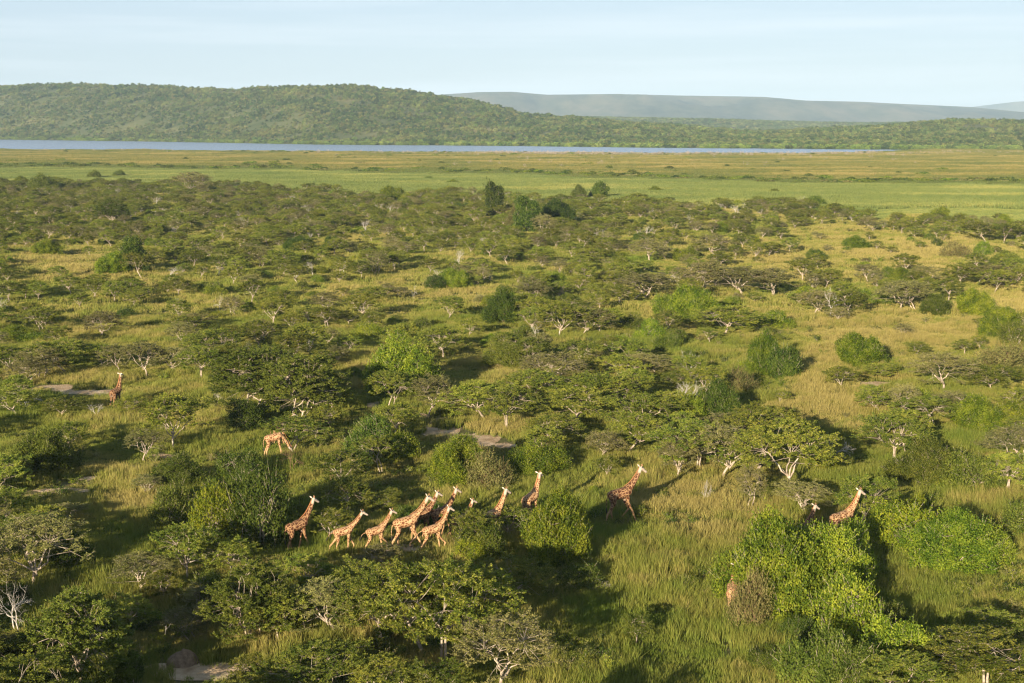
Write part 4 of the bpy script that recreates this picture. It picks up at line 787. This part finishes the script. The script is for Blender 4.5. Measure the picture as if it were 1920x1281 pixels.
POSES = {  # foot offsets (forward, lift) for front near, front far, hind near, hind far
 'stand': ((.05, 0), (-.08, 0), (.05, 0), (-.15, 0)), 'walk': ((.45, 0), (-.35, 0), (-.30, 0), (.40, .0)), 'stride': ((.75, 0), (-.15, .35), (-.55, 0), (.25, 0)),
 'gallop': ((.55, .30), (.15, 0), (-.60, 0), (.20, 0)), 'run': ((-.35, 0), (.55, .12), (.15, 0), (-.75, .10)), 'splay': ((.25, 0), (.15, 0), (-.05, 0), (-.35, 0))}
def make_giraffe(px, py, height, heading, neck, pose, coat, label, head_pitch=-28, head_yaw=0, mirror=1):
    s = height / 4.75; parts = MB(); A = np.array
    legs = POSES[pose]; foot_r = []
    # trunk: sloping back, deep chest narrowing to the belly
    body = A([(-1.02, 0, 2.30), (-.92, 0, 2.36), (-.68, 0, 2.42), (-.30, 0, 2.42), (.10, 0, 2.50), (.48, 0, 2.60), (.76, 0, 2.66), (.95, 0, 2.66)])
    tube(parts, body, A([.12, .28, .37, .41, .42, .38, .30, .14]), 18, cap=True, ry=A([.15, .34, .45, .50, .56, .60, .50, .24]))
    na = math.radians(neck); nd = A([math.cos(na), 0, math.sin(na)]); NL = 1.88
    base = A([.66, 0, 2.78]); bend = A([-math.sin(na), 0, math.cos(na)]) * (-.10 if neck > 0 else .12)
    tt = np.linspace(0, 1, 9); nk = base + nd * NL * tt[:, None] + bend * (4 * tt * (1 - tt))[:, None]
    nk = np.vstack([A([[.34, 0, 2.62]]), nk])
    tube(parts, nk, np.interp(np.linspace(0, 1, 10), [0, .15, .4, 1], [.29, .27, .19, .135]), 14, cap=True, ry=np.interp(np.linspace(0, 1, 10), [0, .15, .4, 1], [.50, .47, .30, .175]))
    # head
    hp = math.radians(head_pitch if neck > 0 else neck + 12); hy = math.radians(head_yaw); hd = A([math.cos(hp) * math.cos(hy), math.cos(hp) * math.sin(hy), math.sin(hp)]); up = nrm(A([0, 0, 1.0]) - hd * hd[2]); top = nk[-1]
    if neck <= 0: up = nrm(A([1.0, 0, 0.3]) - hd * (A([1.0, 0, .3]) @ hd))
    H0 = top - hd * .12 + up * .03
    hpnts = A([H0 + hd * d + up * z for d, z in ((0, 0), (.11, .03), (.29, .02), (.50, -.03), (.68, -.06), (.79, -.07))])
    tube(parts, hpnts, A([.08, .145, .135, .10, .10, .045]), 12, cap=True, ry=A([.10, .175, .155, .11, .09, .045]))
    # legs: upper, forearm/gaskin, cannon, pastern
    def leg(side, fx, lift, front):
        y0 = side * .19
        if front: hip = A([.52, y0 * .9, 2.45]); el = A([.50 + fx * .12, y0 * 1.05, 1.80]); f = A([.55 + fx, y0 * .95, .10 + lift]); mid = (el + f) / 2; k = mid + A([.07 + lift * .9, 0, .03]); kr = .085; r = [.20, .17, .125, .078, .088, .055, .062, .075, .06]
        else: hip = A([-.66, y0 * .95, 2.30]); el = A([-.55 + fx * .15, y0 * 1.15, 1.74]); f = A([-.72 + fx, y0 * 1.0, .10 + lift]); mid = (el + f) / 2; k = mid + A([-.17 - lift * .7, 0, .05]); r = [.27, .25, .165, .085, .088, .058, .062, .075, .06]
        pst = f + A([-.02 - lift * .25, 0, .16]); pts = [hip, (hip + el) / 2, el, el * .4 + k * .6, k, k * .45 + pst * .55, pst, f, f - A([-.02, 0, .10])]
        rr = A(r); rr = rr * A([1.05, 1.08, 1.15, 1.2, 1.2, 1.25, 1.2, 1.1, 1.1]); tube(parts, A(pts), rr * .92, 10, cap=True, ry=rr * A([1.35, 1.3, 1.15, 1.05, 1, 1, 1, 1, 1]))
        return f
    feet = [leg(-mirror, *legs[0], True), leg(mirror, *legs[1], True), leg(-mirror, *legs[2], False), leg(mirror, *legs[3], False)]
    me = parts.mesh('tmp', []); tmp = bpy.data.objects.new('tmp', me); COL.objects.link(tmp)
    rm = tmp.modifiers.new('r', 'REMESH'); rm.mode = 'VOXEL'; rm.voxel_size = .038; sm = tmp.modifiers.new('s', 'SMOOTH'); sm.iterations = 6; sm.factor = .5
    dg = bpy.context.evaluated_depsgraph_get(); m2 = bpy.data.meshes.new_from_object(tmp.evaluated_get(dg)); bpy.data.objects.remove(tmp)
    n = len(m2.vertices); co = np.empty(n * 3, np.float32); m2.vertices.foreach_get('co', co); co = co.reshape(-1, 3)
    hd_d = (co - H0) @ hd; dist = np.linalg.norm(co - (H0 + hd * .3), axis=1)
    pale = np.clip((.52 - dist) / .15, 0, 1); z = co[:, 2]; pale = np.maximum(pale, .35 * np.clip((2.12 - z) / .08, 0, 1) * (z > 1.85) * (np.abs(co[:, 1]) < .22))
    plain = np.clip((1.55 - z) / .55, 0, 1) if neck > 0 else np.clip((1.55 - z) / .55, 0, 1) * (co[:, 0] < 1.0)
    plain = np.maximum(plain, np.clip((.46 - dist) / .12, 0, 1))
    for nm, v in (('pale', pale), ('plain', plain)): a = m2.attributes.new(nm, 'FLOAT', 'POINT'); a.data.foreach_set('value', v.astype(np.float32))
    m2.polygons.foreach_set('use_smooth', np.ones(len(m2.polygons), bool)); m2.materials.clear(); m2.materials.append(GM[coat]); m2.name = 'giraffe_body'
    x, y, _ = ground_at(px, py); e = bpy.data.objects.new('giraffe', None); COL.objects.link(e); e.location = (x, y, .05); e.rotation_euler = (0, 0, math.radians(heading)); e.scale = (s, s, s)
    e['label'] = label; e['category'] = 'giraffe'; e['group'] = 'giraffes moving through the savanna'
    obj('body', m2, e)
    mb = MB(); nb = nk[1:]; perp = A([-math.sin(na), 0, math.cos(na)]); r_ = np.interp(np.linspace(0, 1, 9), [0, .3, 1], [.47, .30, .175]); back = nb + perp * (r_ * .97)[:, None]
    tube(mb, back, A([.02] * 8 + [.01]), 5, cap=True, ry=A([.03, .05, .06, .06, .06, .06, .06, .05, .03])); obj('mane', mb.mesh('mane', [M['mane']], True), e)
    lat = np.cross(up, hd)
    for sg in (-1, 1):
        mb = MB(); s0 = H0 + hd * .03 + up * .07 + lat * sg * .125; ed = nrm(lat * sg + up * .25 - hd * .35)
        tube(mb, A([s0, s0 + ed * .10, s0 + ed * .20, s0 + ed * .31]), A([.03, .075, .07, .01]), 8, cap=True, ry=A([.015, .02, .02, .006])); obj('ear', mb.mesh('ear', [M['ear']], True), e)
        mb = MB(); s0 = H0 + hd * .12 + up * .15 + lat * sg * .06; ed = nrm(up - hd * .25 + lat * sg * .15)
        tube(mb, A([s0 - ed * .03, s0 + ed * .08, s0 + ed * .15, s0 + ed * .19]), A([.032, .024, .034, .018]), 8, cap=True); obj('horn', mb.mesh('horn', [M['horn']], True), e)
        mb = MB(); s0 = H0 + hd * .24 + up * .05 + lat * sg * .130; tube(mb, A([s0 - lat * .022, s0 - lat * .012, s0, s0 + lat * .012, s0 + lat * .022]), A([.006, .022, .027, .022, .006]), 8, cap=True); obj('eye', mb.mesh('eye', [M['eye']], True), e)
    mb = MB(); tail = A([(-1.0, 0, 2.36), (-1.12, .02, 2.15), (-1.16, .03, 1.75), (-1.14, .03, 1.42)]) if pose not in ('gallop', 'run') else A([(-1.0, 0, 2.38), (-1.22, .02, 2.36), (-1.42, .05, 2.20), (-1.52, .08, 1.98)])
    tube(mb, tail, A([.05, .035, .025, .02]), 7, cap=True); to = obj('tail', mb.mesh('tail', [GM[coat]], True), e)
    mb = MB(); d = nrm(tail[-1] - tail[-2]); tube(mb, A([tail[-1] - d * .04, tail[-1] + d * .12, tail[-1] + d * .30, tail[-1] + d * .46]), A([.022, .05, .055, .012]), 7, cap=True); obj('tuft', mb.mesh('tuft', [M['tuft']], True), to)
    for f in feet:
        mb = MB(); tube(mb, A([f + A([.0, 0, .03]), f + A([.03, 0, -.04]), f + A([.045, 0, -.10])]), A([.066, .078, .085]), 10, cap=True, ry=A([.07, .09, .10])); obj('hoof', mb.mesh('hoof', [M['hoof']], True), e)

GIR = [
 (218, 769, 4.3, 70, 72, 'stand', 'male_shaded', 'lone giraffe seen from behind with both ears out, far left', -10),
 (515, 863, 4.5, 12, -58, 'splay', 'light', 'pale giraffe lowering its neck to the ground beside a bare tree', -50),
 (524, 834, 3.7, 15, 42, 'stand', 'light', 'giraffe showing only its head above an acacia crown', -20),
 (558, 1040, 4.55, 38, 60, 'walk', 'male_shaded', 'rearmost shaded brown giraffe at the left end of the herd', -25),
 (645, 1043, 3.85, 14, 50, 'run', 'light', 'young spotted giraffe second from the left of the herd', -22),
 (705, 1041, 3.75, 22, 56, 'gallop', 'light', 'smallest young giraffe in the herd, left of the largest one', -22),
 (762, 1037, 4.85, 16, 54, 'stride', 'light', 'largest sunlit giraffe at the front middle of the herd', -28),
 (790, 1014, 4.15, 24, 58, 'walk', 'male_shaded', 'giraffe neck and head directly behind the largest herd giraffe', -25),
 (826, 1010, 4.25, 26, 60, 'walk', 'male_shaded', 'shaded giraffe with sunlit neck right of the pair of long necks', -25),
 (812, 1041, 4.0, 18, 60, 'gallop', 'light', 'galloping young giraffe in front at the right of the herd', -25),
 (862, 1018, 3.6, 26, 62, 'run', 'male_shaded', 'small dim giraffe stooping behind acacia leaves at the herd front', -20),
 (920, 1022, 4.6, 35, 62, 'walk', 'light', 'giraffe with only its spotted neck above the olive bushes', -25),
 (994, 982, 4.3, 52, 66, 'walk', 'light', 'giraffe seen from its rear just above the large bright bush', -22),
 (1162, 985, 5.25, 20, 56, 'stride', 'male_shaded', 'big dark giraffe striding alone through grass in shade', -30),
 (1576, 1026, 4.8, 20, 60, 'walk', 'light', 'sunlit giraffe neck and head rising behind the huge right bush', -24),
 (1499, 1042, 4.1, 24, 62, 'walk', 'male_shaded', 'dark shaded giraffe head peeking over the huge right bush', -24),
 (1372, 1150, 3.4, 75, 50, 'stand', 'light', 'young giraffe half hidden behind the thorn bush at lower right', -24)]
for gi in GIR: make_giraffe(*gi)

# ------------------------------------------------------------------ haze: real air round everything, sky outside
mb = MB(); x0, x1, y0, y1, z0, z1 = -11500, 11500, -600, 21500, -3, 520
mb.add([(x0, y0, z0), (x1, y0, z0), (x1, y1, z0), (x0, y1, z0), (x0, y0, z1), (x1, y0, z1), (x1, y1, z1), (x0, y1, z1)], [(0, 3, 2, 1), (4, 5, 6, 7), (0, 1, 5, 4), (1, 2, 6, 5), (2, 3, 7, 6), (3, 0, 4, 7)])
hm, hn = new_mat('haze'); ho = hn.nodes.new('ShaderNodeOutputMaterial'); hv = hn.nodes.new('ShaderNodeVolumePrincipled'); hv.inputs['Color'].default_value = (.55, .77, 1.0, 1); hv.inputs['Density'].default_value = 0.000052; hv.inputs['Anisotropy'].default_value = -0.14
hn.links.new(hv.outputs[0], ho.inputs['Volume']); obj('haze', mb.mesh('haze', [hm]), kind='stuff')
